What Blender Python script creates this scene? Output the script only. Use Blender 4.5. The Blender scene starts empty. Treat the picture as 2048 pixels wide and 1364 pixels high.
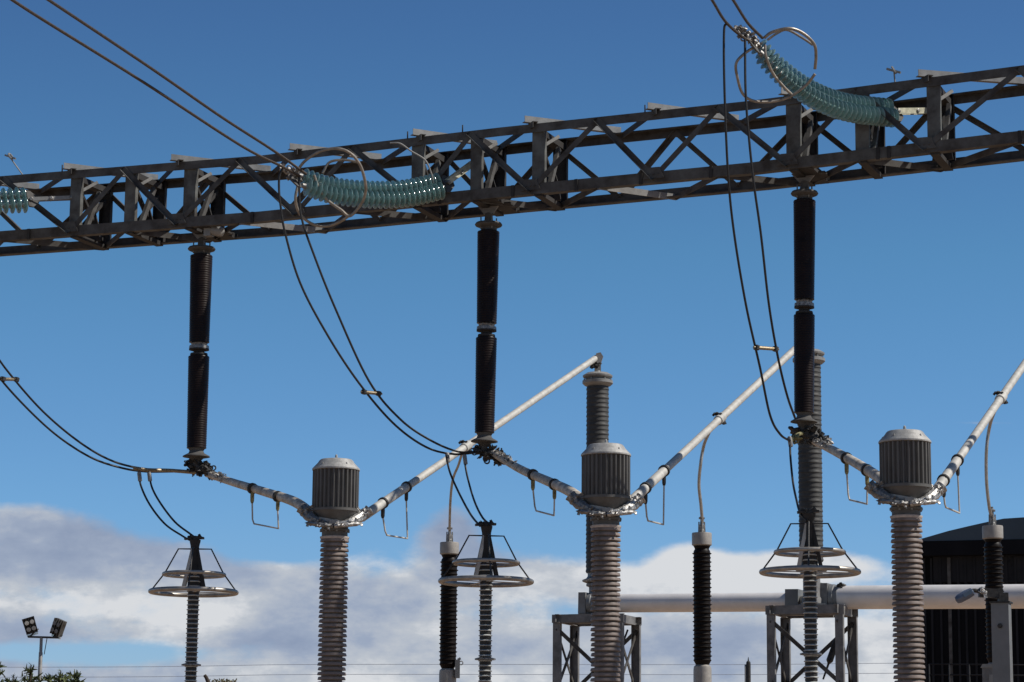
import bpy, math, random
from mathutils import Vector, Matrix, noise
random.seed(7)
scene = bpy.context.scene
COL = scene.collection
V = Vector
PI = math.pi

# ------------------------------------------------------------ camera
F_PX, PITCH, ROLL = 5000.0, math.radians(10.305), 0.009
CAM = V((0, 0, 1.65))
R0, U0 = V((1, 0, 0)), V((0, -math.sin(PITCH), math.cos(PITCH)))
FW = V((0, math.cos(PITCH), math.sin(PITCH)))
RR = (R0 * math.cos(ROLL) + U0 * math.sin(ROLL)).normalized()
UU = (U0 * math.cos(ROLL) - R0 * math.sin(ROLL)).normalized()
cd = bpy.data.cameras.new('camera'); cam = bpy.data.objects.new('camera', cd); COL.objects.link(cam)
cd.sensor_width = 36; cd.lens = F_PX / 2048 * 36; cd.clip_start = 0.1; cd.clip_end = 5000
m = Matrix.Identity(4)
for i in range(3):
    m[i][0] = RR[i]; m[i][1] = UU[i]; m[i][2] = -FW[i]; m[i][3] = CAM[i]
cam.matrix_world = m
scene.camera = cam
scene.render.resolution_x, scene.render.resolution_y = 1024, 682
scene.render.resolution_percentage = 100
scene.render.engine = 'CYCLES'
scene.view_settings.view_transform = 'Standard'; scene.view_settings.look = 'None'
scene.view_settings.exposure = 0.0; scene.view_settings.gamma = 1

def P(px, py, D):
    "measured pixel of the 2048 px photograph at plan distance D -> world point"
    d = FW * F_PX + RR * (px - 1024) - UU * (py - 682)
    return CAM + d * (D / d.y)
def proj(p):
    q = p - CAM; z = q.dot(FW)
    return 1024 + F_PX * q.dot(RR) / z, 682 - F_PX * q.dot(UU) / z
def Dz(px, py, z):
    "plan distance at which this pixel has height z"
    return (z - CAM.z) / (P(px, py, 1).z - CAM.z)
def on_line(a, b, px):
    lo, hi = -1.0, 2.0
    s = 1 if proj(b)[0] > proj(a)[0] else -1
    for _ in range(40):
        mid = (lo + hi) / 2
        if (proj(a.lerp(b, mid))[0] - px) * s < 0: lo = mid
        else: hi = mid
    return a.lerp(b, lo)

# ------------------------------------------------------------ sun and sky
SUN_EL, SUN_AZ = math.radians(47), math.radians(96)     # azimuth clockwise from +Y (to the right)
sd = bpy.data.lights.new('sun', 'SUN'); so = bpy.data.objects.new('sun', sd); COL.objects.link(so)
sd.energy = 4.0; sd.angle = math.radians(0.53); sd.color = (1.0, 0.95, 0.88)
sdir = V((math.sin(SUN_AZ) * math.cos(SUN_EL), math.cos(SUN_AZ) * math.cos(SUN_EL), math.sin(SUN_EL)))
so.rotation_euler = (-sdir).to_track_quat('-Z', 'Y').to_euler(); so.location = (20, 10, 40)

world = bpy.data.worlds.new('World'); scene.world = world; world.use_nodes = True
nt = world.node_tree; nt.nodes.clear(); N, L = nt.nodes, nt.links
def nn(t, **k):
    n = N.new(t)
    for a, b in k.items(): setattr(n, a, b)
    return n
def mth(op, a, b=None, c=None, clamp=False):
    n = nn('ShaderNodeMath', operation=op, use_clamp=clamp)
    for i, v in enumerate((a, b, c)):
        if v is None: continue
        if isinstance(v, (int, float)): n.inputs[i].default_value = v
        else: L.new(v, n.inputs[i])
    return n.outputs[0]
tc = nn('ShaderNodeTexCoord')
sky = nn('ShaderNodeTexSky', sky_type='NISHITA', sun_disc=False)
sky.sun_elevation = SUN_EL; sky.sun_rotation = SUN_AZ; sky.air_density = 1.0; sky.dust_density = 0.2; sky.ozone_density = 3.0
sep = nn('ShaderNodeSeparateXYZ'); L.new(tc.outputs['Generated'], sep.inputs[0])
yy = mth('MAXIMUM', sep.outputs[1], 0.05)
u = mth('DIVIDE', sep.outputs[0], yy)          # tangent of the azimuth
v = mth('DIVIDE', sep.outputs[2], yy)          # tangent of the elevation
# clear air: deeper blue high up
tr = nn('ShaderNodeValToRGB'); L.new(mth('MULTIPLY', v, 1.25, clamp=True), tr.inputs[0])
e = tr.color_ramp.elements
SKYT = [(0.05, (0.60, 0.79, 1.16)), (0.14, (0.51, 0.79, 1.10)), (0.185, (0.485, 0.765, 1.04)), (0.275, (0.438, 0.752, 0.935)), (0.40, (0.372, 0.60, 0.82)), (0.62, (0.31, 0.46, 0.60)), (1.0, (0.34, 0.45, 0.55))]
e[0].position = SKYT[0][0]; e[0].color = SKYT[0][1] + (1,)
e[1].position = 1.0; e[1].color = SKYT[-1][1] + (1,)
for p_, c_ in SKYT[1:-1]:
    q = e.new(p_); q.color = c_ + (1,)
tint = nn('ShaderNodeMix', data_type='RGBA', blend_type='MULTIPLY'); tint.inputs[0].default_value = 1
L.new(sky.outputs[0], tint.inputs[6]); L.new(tr.outputs[0], tint.inputs[7])
# clouds low over the horizon
cmb = nn('ShaderNodeCombineXYZ'); L.new(u, cmb.inputs[0]); L.new(mth('MULTIPLY', v, 1.9), cmb.inputs[1]); cmb.inputs[2].default_value = 3.7
def ntex(scale, det, rough, off):
    a = nn('ShaderNodeVectorMath', operation='ADD'); L.new(cmb.outputs[0], a.inputs[0]); a.inputs[1].default_value = off
    n = nn('ShaderNodeTexNoise'); n.inputs['Scale'].default_value = scale; n.inputs['Detail'].default_value = det; n.inputs['Roughness'].default_value = rough
    L.new(a.outputs[0], n.inputs['Vector']); return n.outputs[0]
n1 = ntex(9, 10, 0.58, (0, 0, 0)); n2 = ntex(30, 9, 0.62, (4, 2, 1)); n3 = ntex(15, 9, 0.58, (1, 7, 3)); n4 = ntex(5, 4, 0.5, (9, 1, 3))
def blob(uc, vc, su, sv, amp):
    a = mth('POWER', mth('ABSOLUTE', mth('DIVIDE', mth('SUBTRACT', u, uc), su)), 2.0)
    b = mth('POWER', mth('ABSOLUTE', mth('DIVIDE', mth('SUBTRACT', v, vc), sv)), 2.0)
    return mth('MULTIPLY', mth('EXPONENT', mth('MULTIPLY', mth('ADD', a, b), -1.0)), amp)
def uv(px, py):
    p = P(px, py, 1) - CAM; return p.x / p.y, p.z / p.y
dens = mth('MULTIPLY', mth('SUBTRACT', mth('ADD', mth('MULTIPLY', n1, 0.66), mth('MULTIPLY', n2, 0.34)), 0.5), 1.55)
base = mth('MULTIPLY', mth('SUBTRACT', uv(1024, 1155)[1], v), 13.0)     # thicker towards the horizon
base = mth('MAXIMUM', mth('MINIMUM', base, 0.42), -0.5)
dens = mth('ADD', dens, base)
BL = [(60, 1045, 190, 72, .80), (300, 1110, 240, 55, .42), (900, 1060, 70, 75, .50), (1060, 1150, 170, 45, .45),
      (1375, 1128, 75, 42, .75), (1480, 1150, 120, 34, .55), (1650, 1130, 130, 36, .70), (1250, 1165, 140, 28, .45), (560, 1100, 90, 20, -.35), (110, 1305, 330, 24, -.52),
      (1370, 1040, 150, 25, -.3), (560, 1180, 260, 50, .35), (1960, 846, 170, 10, .62), (2040, 682, 90, 14, .40), (30, 1140, 120, 30, .2),
      (1300, 1290, 500, 70, .3)]
for (px, py, sx, sy, am) in BL:
    uc, vc = uv(px, py); dens = mth('ADD', dens, blob(uc, vc, sx / F_PX, sy / F_PX, am))
mr = nn('ShaderNodeMapRange', interpolation_type='SMOOTHSTEP'); L.new(dens, mr.inputs[0]); mr.inputs[1].default_value = 0.0; mr.inputs[2].default_value = 0.30
cover = mr.outputs[0]
# away from the view the low bank carries on; overhead stays clear
shade = mth('ADD', mth('MULTIPLY', mth('SUBTRACT', n3, 0.5), 2.3), 0.74)
for (px, py, sx, sy, am) in [(60, 1080, 330, 70, -.35), (900, 1060, 90, 70, -.35), (1370, 1130, 180, 40, .42), (1640, 1150, 180, 50, .32), (1300, 1215, 260, 30, .22), (300, 1230, 330, 40, .2), (1080, 1150, 150, 45, .35),
                             (330, 1195, 330, 38, .25), (1450, 1310, 500, 45, -.22), (330, 1270, 420, 30, -.25), (560, 1080, 140, 50, -.3)]:
    uc, vc = uv(px, py); shade = mth('ADD', shade, blob(uc, vc, sx / F_PX, sy / F_PX, am))
shade = mth('ADD', shade, mth('MULTIPLY', mth('SUBTRACT', n2, 0.5), 1.1))
cr = nn('ShaderNodeValToRGB'); L.new(shade, cr.inputs[0]); e = cr.color_ramp.elements
CLD = [(0.0, (0.235, 0.30, 0.44)), (0.45, (0.33, 0.395, 0.52)), (0.8, (0.50, 0.54, 0.60)), (1.0, (0.68, 0.70, 0.73))]
e[0].position = 0; e[0].color = CLD[0][1] + (1,); e[1].position = 1; e[1].color = CLD[-1][1] + (1,)
for p_, c_ in CLD[1:-1]:
    q = e.new(p_); q.color = c_ + (1,)
STR = 0.10
gain = nn('ShaderNodeMix', data_type='RGBA', blend_type='MULTIPLY'); gain.inputs[0].default_value = 1
L.new(cr.outputs[0], gain.inputs[6]); gain.inputs[7].default_value = (1 / STR, 1 / STR, 1 / STR, 1)
mx = nn('ShaderNodeMix', data_type='RGBA'); L.new(cover, mx.inputs[0]); L.new(tint.outputs[2], mx.inputs[6]); L.new(gain.outputs[2], mx.inputs[7])
bg = nn('ShaderNodeBackground'); bg.inputs[1].default_value = STR; L.new(mx.outputs[2], bg.inputs[0])
wo = nn('ShaderNodeOutputWorld'); L.new(bg.outputs[0], wo.inputs[0])

# ------------------------------------------------------------ materials
def mat(name, col, rough=0.6, metal=0.0, var=0.25, scale=8.0, bump=0.0, col2=None, stretch=(1, 1, 1), spec=0.5, coat=0.0):
    m = bpy.data.materials.new(name); m.use_nodes = True; t = m.node_tree; n = t.nodes; b = n['Principled BSDF']
    tc = n.new('ShaderNodeTexCoord'); mp = n.new('ShaderNodeMapping'); mp.inputs['Scale'].default_value = stretch
    t.links.new(tc.outputs['Object'], mp.inputs[0])
    a = n.new('ShaderNodeTexNoise'); a.inputs['Scale'].default_value = scale; a.inputs['Detail'].default_value = 8; a.inputs['Roughness'].default_value = 0.62
    t.links.new(mp.outputs[0], a.inputs['Vector'])
    r = n.new('ShaderNodeValToRGB'); e = r.color_ramp.elements
    c2 = col2 or tuple(c * (1 - var) for c in col)
    c1 = tuple(min(1, c * (1 + var * 0.6)) for c in col)
    e[0].position = 0.32; e[0].color = tuple(c2) + (1,); e[1].position = 0.66; e[1].color = tuple(c1) + (1,)
    t.links.new(a.outputs[0], r.inputs[0]); t.links.new(r.outputs[0], b.inputs['Base Color'])
    mrg = n.new('ShaderNodeMapRange'); mrg.inputs[3].default_value = max(0, rough - 0.12); mrg.inputs[4].default_value = min(1, rough + 0.12)
    t.links.new(a.outputs[0], mrg.inputs[0]); t.links.new(mrg.outputs[0], b.inputs['Roughness'])
    b.inputs['Metallic'].default_value = metal
    b.inputs['Specular IOR Level'].default_value = spec
    if coat: b.inputs['Coat Weight'].default_value = coat; b.inputs['Coat Roughness'].default_value = 0.15
    if bump:
        a2 = n.new('ShaderNodeTexNoise'); a2.inputs['Scale'].default_value = scale * 4; a2.inputs['Detail'].default_value = 5
        t.links.new(mp.outputs[0], a2.inputs['Vector'])
        bp = n.new('ShaderNodeBump'); bp.inputs['Strength'].default_value = bump; bp.inputs['Distance'].default_value = 0.01
        t.links.new(a2.outputs[0], bp.inputs['Height']); t.links.new(bp.outputs[0], b.inputs['Normal'])
    return m
M = {
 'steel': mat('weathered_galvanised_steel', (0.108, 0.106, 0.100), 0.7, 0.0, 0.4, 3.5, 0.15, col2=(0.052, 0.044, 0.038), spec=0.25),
 'steel_dk': mat('dark_galvanised_steel', (0.05, 0.047, 0.045), 0.7, 0.0, 0.35, 4, 0.1, spec=0.2),
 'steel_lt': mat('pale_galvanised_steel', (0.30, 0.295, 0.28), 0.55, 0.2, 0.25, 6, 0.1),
 'channel': mat('weathered_channel_steel', (0.125, 0.128, 0.120), 0.65, 0.0, 0.45, 4, 0.15, col2=(0.06, 0.052, 0.045), spec=0.25),
 'horn': mat('weathered_ring_tube', (0.34, 0.30, 0.25), 0.45, 0.45, 0.4, 9, 0.2),
 'pale': mat('pale_link_metal', (0.62, 0.60, 0.45), 0.5, 0.1, 0.3, 12, 0.2),
 'frame': mat('galvanised_frame_steel', (0.225, 0.222, 0.218), 0.55, 0.1, 0.4, 5, 0.15),
 'alu': mat('weathered_aluminium_tube', (0.56, 0.54, 0.49), 0.6, 0.1, 0.22, 7, 0.15, stretch=(1, 1, 1)),
 'alu_old': mat('stained_aluminium_tube', (0.60, 0.55, 0.475), 0.55, 0.1, 0.4, 9, 0.6, col2=(0.34, 0.285, 0.22)),
 'alu_ring': mat('aluminium_ring', (0.42, 0.385, 0.34), 0.42, 0.6, 0.3, 8),
 'bus': mat('busbar_aluminium', (0.92, 0.885, 0.85), 0.45, 0.22, 0.10, 2.5, 0.05),
 'cast': mat('cast_alloy_fitting', (0.36, 0.35, 0.33), 0.45, 0.6, 0.45, 22, 0.6, col2=(0.08, 0.075, 0.07)),
 'foil': mat('bright_alloy_clamp', (0.58, 0.57, 0.55), 0.42, 0.6, 0.5, 18, 0.8, col2=(0.18, 0.17, 0.15)),
 'clampdk': mat('blackened_clamp', (0.05, 0.047, 0.043), 0.5, 0.3, 0.5, 20, 0.5),
 'olive': mat('mossy_fitting', (0.30, 0.27, 0.13), 0.7, 0.1, 0.6, 25, 0.5, col2=(0.08, 0.07, 0.03)),
 'hat': mat('grey_painted_head', (0.14, 0.135, 0.126), 0.55, 0.0, 0.3, 5, 0.1, stretch=(1, 1, .3), spec=0.4),
 'dome': mat('pale_dome', (0.42, 0.41, 0.385), 0.55, 0.1, 0.3, 12, 0.2),  # paler grey than the drum below
 'brown': mat('brown_glazed_porcelain', (0.27, 0.218, 0.188), 0.48, 0.0, 0.4, 6, 0.05, stretch=(1, 1, .4), spec=0.35),
 'collar': mat('cement_collar', (0.55, 0.49, 0.45), 0.7, 0.0, 0.2, 12, 0.2),
 'black': mat('dark_brown_porcelain', (0.018, 0.010, 0.007), 0.36, 0.0, 0.4, 5, 0.0, spec=0.22),
 'blackp': mat('black_polymer_sheds', (0.010, 0.007, 0.006), 0.5, 0.0, 0.3, 6, 0.0, spec=0.18),
 'greyp': mat('grey_porcelain_post', (0.075, 0.074, 0.070), 0.55, 0.0, 0.25, 7, 0.05, spec=0.3),
 'thinp': mat('pale_grey_sheds', (0.55, 0.56, 0.53), 0.4, 0.0, 0.3, 8, 0.05),
 'cap': mat('beige_cap', (0.40, 0.37, 0.33), 0.5, 0.2, 0.15, 14, 0.1),
 'cable': mat('aged_conductor', (0.085, 0.065, 0.05), 0.5, 0.35, 0.35, 30, 0.2),
 'cable_dk': mat('black_conductor', (0.03, 0.028, 0.027), 0.5, 0.3, 0.35, 30, 0.2),
 'cable_lt': mat('bright_conductor', (0.50, 0.47, 0.42), 0.4, 0.5, 0.25, 20, 0.1),
 'brass': mat('bronze_spacer', (0.34, 0.27, 0.17), 0.45, 0.5, 0.35, 20, 0.2),
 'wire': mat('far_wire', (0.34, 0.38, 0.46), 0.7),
 'wall': mat('black_cladding', (0.012, 0.012, 0.014), 0.85, 0.0, 0.3, 0.7, spec=0.1),
 'trim': mat('dark_cladding_rib', (0.024, 0.024, 0.027), 0.8, 0.0, 0.3, 1, spec=0.2),
 'roof': mat('slate_blue_sheet_roof', (0.058, 0.082, 0.105), 0.55, 0.0, 0.12, 0.5, spec=0.3),
 'rust': mat('rusty_downpipe', (0.16, 0.07, 0.04), 0.7, 0, .3, 5),
 'post': mat('grey_square_post', (0.21, 0.215, 0.215), 0.5, 0.1, 0.15, 4, 0.05),
 'lampglass': mat('lamp_glass', (0.10, 0.13, 0.19), 0.12, 0.0, 0.3, 5, spec=0.8),
 'lampbody': mat('floodlight_housing', (0.05, 0.042, 0.035), 0.5, 0.3, 0.5, 18, .2, col2=(0.015, 0.012, 0.01)),
 'reflector': mat('floodlight_reflector', (0.7, 0.7, 0.68), 0.25, 0.8, 0.2, 10),
 'bark': mat('dark_bark', (0.07, 0.05, 0.035), 0.9, 0, 0.4, 12, 0.5),
 'gravel': mat('gravel', (0.30, 0.205, 0.135), 0.95, 0.0, 0.3, 1.5, 0.3),
 'concrete': mat('concrete_plinth', (0.32, 0.31, 0.29), 0.9, 0, 0.2, 5, 0.2),
}
def leafmat(name, c1, c2):
    m = bpy.data.materials.new(name); m.use_nodes = True; t = m.node_tree; n = t.nodes; b = n['Principled BSDF']
    g = n.new('ShaderNodeNewGeometry'); r = n.new('ShaderNodeValToRGB'); e = r.color_ramp.elements
    e[0].color = c1 + (1,); e[1].color = c2 + (1,)
    t.links.new(g.outputs['Random Per Island'], r.inputs[0]); t.links.new(r.outputs[0], b.inputs['Base Color'])
    b.inputs['Roughness'].default_value = 0.75
    return m
M['conifer'] = leafmat('conifer_needles', (0.04, 0.065, 0.028), (0.17, 0.20, 0.075))
M['shrub'] = leafmat('shrub_leaves', (0.14, 0.13, 0.06), (0.32, 0.28, 0.16))
def glassmat():
    m = bpy.data.materials.new('teal_insulator_glass'); m.use_nodes = True; t = m.node_tree; n = t.nodes; b = n['Principled BSDF']
    a = n.new('ShaderNodeTexNoise'); a.inputs['Scale'].default_value = 14; tc = n.new('ShaderNodeTexCoord'); t.links.new(tc.outputs['Object'], a.inputs['Vector'])
    r = n.new('ShaderNodeValToRGB'); r.color_ramp.elements[0].color = (0.19, 0.36, 0.36, 1); r.color_ramp.elements[1].color = (0.54, 0.73, 0.72, 1)
    t.links.new(a.outputs[0], r.inputs[0]); t.links.new(r.outputs[0], b.inputs['Base Color'])
    b.inputs['Roughness'].default_value = 0.12; b.inputs['Transmission Weight'].default_value = 0.55; b.inputs['IOR'].default_value = 1.45
    return m
M['glass'] = glassmat()

# ------------------------------------------------------------ mesh builder
def frame_of(axis, up=V((0, 0, 1))):
    a = axis.normalized()
    if abs(a.dot(up)) > 0.995: up = V((1, 0, 0))
    s = a.cross(up).normalized(); t = s.cross(a).normalized()
    return s, t, a           # side, up-ish, along
def smooth(pts, n=8):
    pts = [V(p) for p in pts]
    if len(pts) < 3: return pts
    q = [pts[0] * 2 - pts[1]] + pts + [pts[-1] * 2 - pts[-2]]; out = []
    for i in range(1, len(q) - 2):
        for k in range(n):
            t = k / n; a, b, c, d = q[i - 1], q[i], q[i + 1], q[i + 2]
            out.append(0.5 * ((2 * b) + (c - a) * t + (2 * a - 5 * b + 4 * c - d) * t * t + (3 * b - a - 3 * c + d) * t ** 3))
    out.append(pts[-1]); return out
class MB:
    def __init__(s): s.v = []; s.f = []; s.sm = []
    def add(s, vs, fs, sm=False):
        o = len(s.v); s.v += [V(x) for x in vs]; s.f += [tuple(i + o for i in f) for f in fs]; s.sm += [sm] * len(fs); return s
    def prism(s, prof, p, q, side, up, sm=False):
        "extrude a closed 2-D profile (side, up) from p to q"
        n = len(prof); vs = [p + side * a + up * b for a, b in prof] + [q + side * a + up * b for a, b in prof]
        fs = [(i, (i + 1) % n, n + (i + 1) % n, n + i) for i in range(n)] + [tuple(reversed(range(n))), tuple(range(n, 2 * n))]
        return s.add(vs, fs, sm)
    def box(s, c, sx, sy, sz, ax=None):
        X, Y, Z = ax or (V((1, 0, 0)), V((0, 1, 0)), V((0, 0, 1)))
        c = V(c); return s.prism([(-sx / 2, -sy / 2), (sx / 2, -sy / 2), (sx / 2, sy / 2), (-sx / 2, sy / 2)], c - Z * sz / 2, c + Z * sz / 2, X, Y)
    def bar(s, p, q, w, h, up=V((0, 0, 1))):
        sd, t, a = frame_of(q - p, up); return s.prism([(-w / 2, -h / 2), (w / 2, -h / 2), (w / 2, h / 2), (-w / 2, h / 2)], p, q, sd, t)
    def ell(s, p, q, w, h, t, side, up):
        "rolled steel angle: one leg along side, one along up"
        return s.prism([(0, 0), (w, 0), (w, t), (t, t), (t, h), (0, h)], p, q, side, up)
    def chan(s, p, q, w, d, t, side, dep):
        "U channel: web w wide, flanges d deep"
        return s.prism([(-w / 2, 0), (w / 2, 0), (w / 2, d), (w / 2 - t, d), (w / 2 - t, t), (-w / 2 + t, t), (-w / 2 + t, d), (-w / 2, d)], p, q, side, dep)
    def tube(s, pts, r, n=10, closed=False, caps=True):
        pts = [V(p) for p in pts]; k = len(pts); rs = r if isinstance(r, (list, tuple)) else [r] * k
        vs = []; sd = None
        for i, p in enumerate(pts):
            if closed: d = pts[(i + 1) % k] - pts[i - 1]
            else: d = pts[min(i + 1, k - 1)] - pts[max(i - 1, 0)]
            d.normalize()
            if sd is None: sd, up, _ = frame_of(d)
            else:
                sd = (sd - d * sd.dot(d)).normalized(); up = sd.cross(d)
            for j in range(n):
                a = 2 * PI * j / n; vs.append(p + (sd * math.cos(a) + up * math.sin(a)) * rs[i])
        fs = []
        for i in range(k if closed else k - 1):
            i2 = (i + 1) % k
            for j in range(n): fs.append((i * n + j, i * n + (j + 1) % n, i2 * n + (j + 1) % n, i2 * n + j))
        s.add(vs, fs, True)
        if caps and not closed:
            o = len(s.v) - len(vs); s.f += [tuple(o + j for j in range(n)), tuple(o + (k - 1) * n + j for j in reversed(range(n)))]; s.sm += [False, False]
        return s
    def lathe(s, prof, o, axis=V((0, 0, 1)), n=28, sm=True, rib=None):
        "profile of (radius, height along axis) turned about the axis"
        sd, up, a = frame_of(axis); vs = []; o = V(o)
        for r, h in prof:
            for j in range(n):
                an = 2 * PI * j / n; rr = r if rib is None else r + rib(j, r, h)
                vs.append(o + a * h + (sd * math.cos(an) + up * math.sin(an)) * max(rr, 1e-4))
        fs = [(i * n + j, i * n + (j + 1) % n, (i + 1) * n + (j + 1) % n, (i + 1) * n + j) for i in range(len(prof) - 1) for j in range(n)]
        s.add(vs, fs, sm)
        o2 = len(s.v) - len(vs)
        if prof[0][0] > 1e-3: s.f.append(tuple(o2 + j for j in reversed(range(n)))); s.sm.append(False)
        if prof[-1][0] > 1e-3: s.f.append(tuple(o2 + (len(prof) - 1) * n + j for j in range(n))); s.sm.append(False)
        return s
    def torus(s, c, R, r, axis=V((0, 0, 1)), n=56, k=12, sy=1.0):
        sd, up, a = frame_of(axis)
        return s.tube([V(c) + sd * R * math.cos(2 * PI * i / n) + up * R * sy * math.sin(2 * PI * i / n) for i in range(n)], r, k, closed=True)
    def bolt(s, p, axis, r=0.02, h=0.03):
        return s.lathe([(r, 0), (r, h), (r * .55, h), (r * .5, h * 1.7)], p, axis, 6, False)
    def build(s, name, material, parent=None, sharp=35):
        me = bpy.data.meshes.new(name)
        off = V((0, 0, 0)); r = parent
        while r is not None: off += r.location; r = r.parent
        me.from_pydata([tuple(x - off) for x in s.v], [], s.f); me.update()
        me.polygons.foreach_set('use_smooth', s.sm)
        import bmesh
        b = bmesh.new(); b.from_mesh(me); bmesh.ops.recalc_face_normals(b, faces=b.faces)
        for ed in b.edges:
            if len(ed.link_faces) == 2 and ed.calc_face_angle(0) > math.radians(sharp): ed.smooth = False
        b.to_mesh(me); b.free()
        me.materials.append(material if not isinstance(material, str) else M[material])
        o = bpy.data.objects.new(name, me); COL.objects.link(o); o.parent = parent; return o
def thing(name, label, cat, loc, group=None):
    o = bpy.data.objects.new(name, None); COL.objects.link(o); o.location = loc; o['label'] = label; o['category'] = cat
    o.empty_display_size = 0.2
    if group: o['group'] = group
    return o
def tag(o, label, cat, group=None):
    o['label'] = label; o['category'] = cat
    if group: o['group'] = group
    # give single-mesh things an origin of their own
    me = o.data; c = sum((v.co for v in me.vertices), V()) / len(me.vertices); z = min(v.co.z for v in me.vertices)
    c = V((c.x, c.y, z)); me.transform(Matrix.Translation(-c)); o.location = c
    return o
def struct(o): o['kind'] = 'structure'; return o
def kids(o): return [c for c in bpy.data.objects if c.parent is o]
def dup(root, loc, label, rot=None):
    def cp(o, par):
        c = o.copy(); COL.objects.link(c); c.parent = par
        for k in kids(o): cp(k, c)
        return c
    r = cp(root, None); r.location = loc; r['label'] = label
    if rot is not None: r.rotation_euler = rot
    return r
def shedprof(z0, z1, pitch, rc, ro, alt=None, top_slope=0.55, lip=0.12):
    "porcelain sheds from z0 up to z1: sloping tops, undercut below"
    n = max(1, round((z1 - z0) / pitch)); p = (z1 - z0) / n; pr = [(rc, z0)]
    for i in range(n):
        R = ro if (alt is None or i % 2 == 0) else alt; z = z0 + i * p
        pr += [(rc, z + p * .30), (R - .01, z + p * .20), (R, z + p * .26), (R - .002, z + p * .26 + p * lip), (rc + (R - rc) * .35, z + p * (.38 + top_slope * .45)), (rc, z + p * .92)]
    pr.append((rc, z1)); return pr
def lump(mb, c, rad, n, size, ax=(1, 1, 1), seed=0, along=None, core=True):
    "bolted hardware packed round a joint: cast core, short plates, eye loops and nuts"
    rnd = random.Random(seed); A = along.normalized() if along else V((1, 0, 0)); S_, T_, _ = frame_of(A)
    def at(a, b, d): return c + A * a * rad * ax[0] + S_ * b * rad * ax[1] + T_ * d * rad * ax[2]
    if core:
        pr = [(.003, -1)]
        for i in range(1, 12):
            t = -1 + 2 * i / 12; pr.append(((1 - t * t) ** .5 * rnd.uniform(.55, .85), t))
        pr.append((.003, 1)); vs = []
        for q, h in pr:
            for j in range(10):
                a = j * PI / 5; w = q * rnd.uniform(.72, 1.1); vs.append(at(h * .95, math.cos(a) * w * .8, math.sin(a) * w * .8))
        mb.add(vs, [(i * 10 + j, i * 10 + (j + 1) % 10, (i + 1) * 10 + (j + 1) % 10, (i + 1) * 10 + j) for i in range(12) for j in range(10)])
    for i in range(n):
        h = rnd.uniform(-.9, .9); a = rnd.uniform(0, 2 * PI); q = (1 - h * h) ** .5 * rnd.uniform(.55, .95)
        p = at(h, math.cos(a) * q, math.sin(a) * q); d = (S_ * math.cos(a) + T_ * math.sin(a) + A * rnd.uniform(-.8, .8)).normalized(); k = rnd.random(); s = size * rnd.uniform(.6, 1.2)
        if k < .4: mb.bar(p - d * s * .6, p + d * s * .35, s * .28, s * .6, A)
        elif k < .75: mb.lathe([(s * .24, -s * .4), (s * .26, s * .2), (s * .12, s * .2), (s * .12, s * .5)], p, d, 6, False)
        else: mb.torus(p - d * s * .2, s * .40, s * .12, d.cross(A), 12, 6)
    return mb

# ------------------------------------------------------------ ground
g = MB(); S = 900
g.add([(-S, -60, 0), (S, -60, 0), (S, 2 * S, 0), (-S, 2 * S, 0)], [(0, 1, 2, 3)])
struct(g.build('ground', 'gravel'))

# ------------------------------------------------------------ gantry beam
INV0, INV1 = 1 / 41.6, 1 / 35.3
def Df(px): return 1 / (INV0 + (INV1 - INV0) * px / 2048)
FA, FB = P(0, 400, Df(0)), P(2048, 400, Df(2048))
uB = V((FB.x - FA.x, FB.y - FA.y, 0)).normalized(); nB = V((-uB.y, uB.x, 0)); UP = V((0, 0, 1))
W = 1.12
def interp(tab, x):
    if x <= tab[0][0]: a, b = tab[0], tab[1]
    elif x >= tab[-1][0]: a, b = tab[-2], tab[-1]
    else:
        for a, b in zip(tab, tab[1:]):
            if a[0] <= x <= b[0]: break
    return a[1] + (b[1] - a[1]) * (x - a[0]) / (b[0] - a[0])
TT = [(0, 359), (520, 318), (1000, 262), (1500, 209), (2048, 138)]
BT = [(0, 473), (520, 434), (1000, 385), (1500, 337), (2048, 273)]
def ft(px): return P(px, interp(TT, px), Df(px))
def fb(px): return P(px, interp(BT, px), Df(px))
XA = [-230, 8, 250, 480, 706, 942, 1196, 1437, 1717, 2040, 2340]
XB = [-340, -100, 140, 355, 592, 838, 1062, 1308, 1575, 1850, 2180, 2460]
X0, X1 = -340, 2460
beam = thing('lattice_gantry_beam', 'dark steel lattice box girder crossing the whole sky above the hanging insulators', 'gantry', V((ft(1024).x, ft(1024).y, 0)))
CW = 0.138
def poly(f, off=V()): return [f(x) + off for x in (X0, 0, 520, 1000, 1500, 2048, X1)]
def chord(name, f, off, side, up, mname='steel', w=CW, h=CW):
    mb = MB(); p = poly(f, off)
    prof = [(0, 0), (w, 0), (w, .018), (.018, .018), (.018, h), (0, h)]; n = len(prof); vs = []
    for q in p: vs += [q + side * a + up * b for a, b in prof]
    fs = [(i * n + j, i * n + (j + 1) % n, (i + 1) * n + (j + 1) % n, (i + 1) * n + j) for i in range(len(p) - 1) for j in range(n)]
    fs += [tuple(reversed(range(n))), tuple((len(p) - 1) * n + j for j in range(n))]
    mb.add(vs, fs); return mb.build(name, mname, beam)
H2 = CW / 2
chord('top_chord', ft, UP * H2 * 0.85, nB, -UP)
chord('bottom_chord', fb, -UP * H2 * 1.1, nB, UP, h=.17)
chord('top_chord', ft, nB * W + UP * H2 * 0.85, -nB, -UP)
chord('bottom_chord', fb, nB * W - UP * H2 * 1.1, -nB, UP, h=.17)
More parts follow.
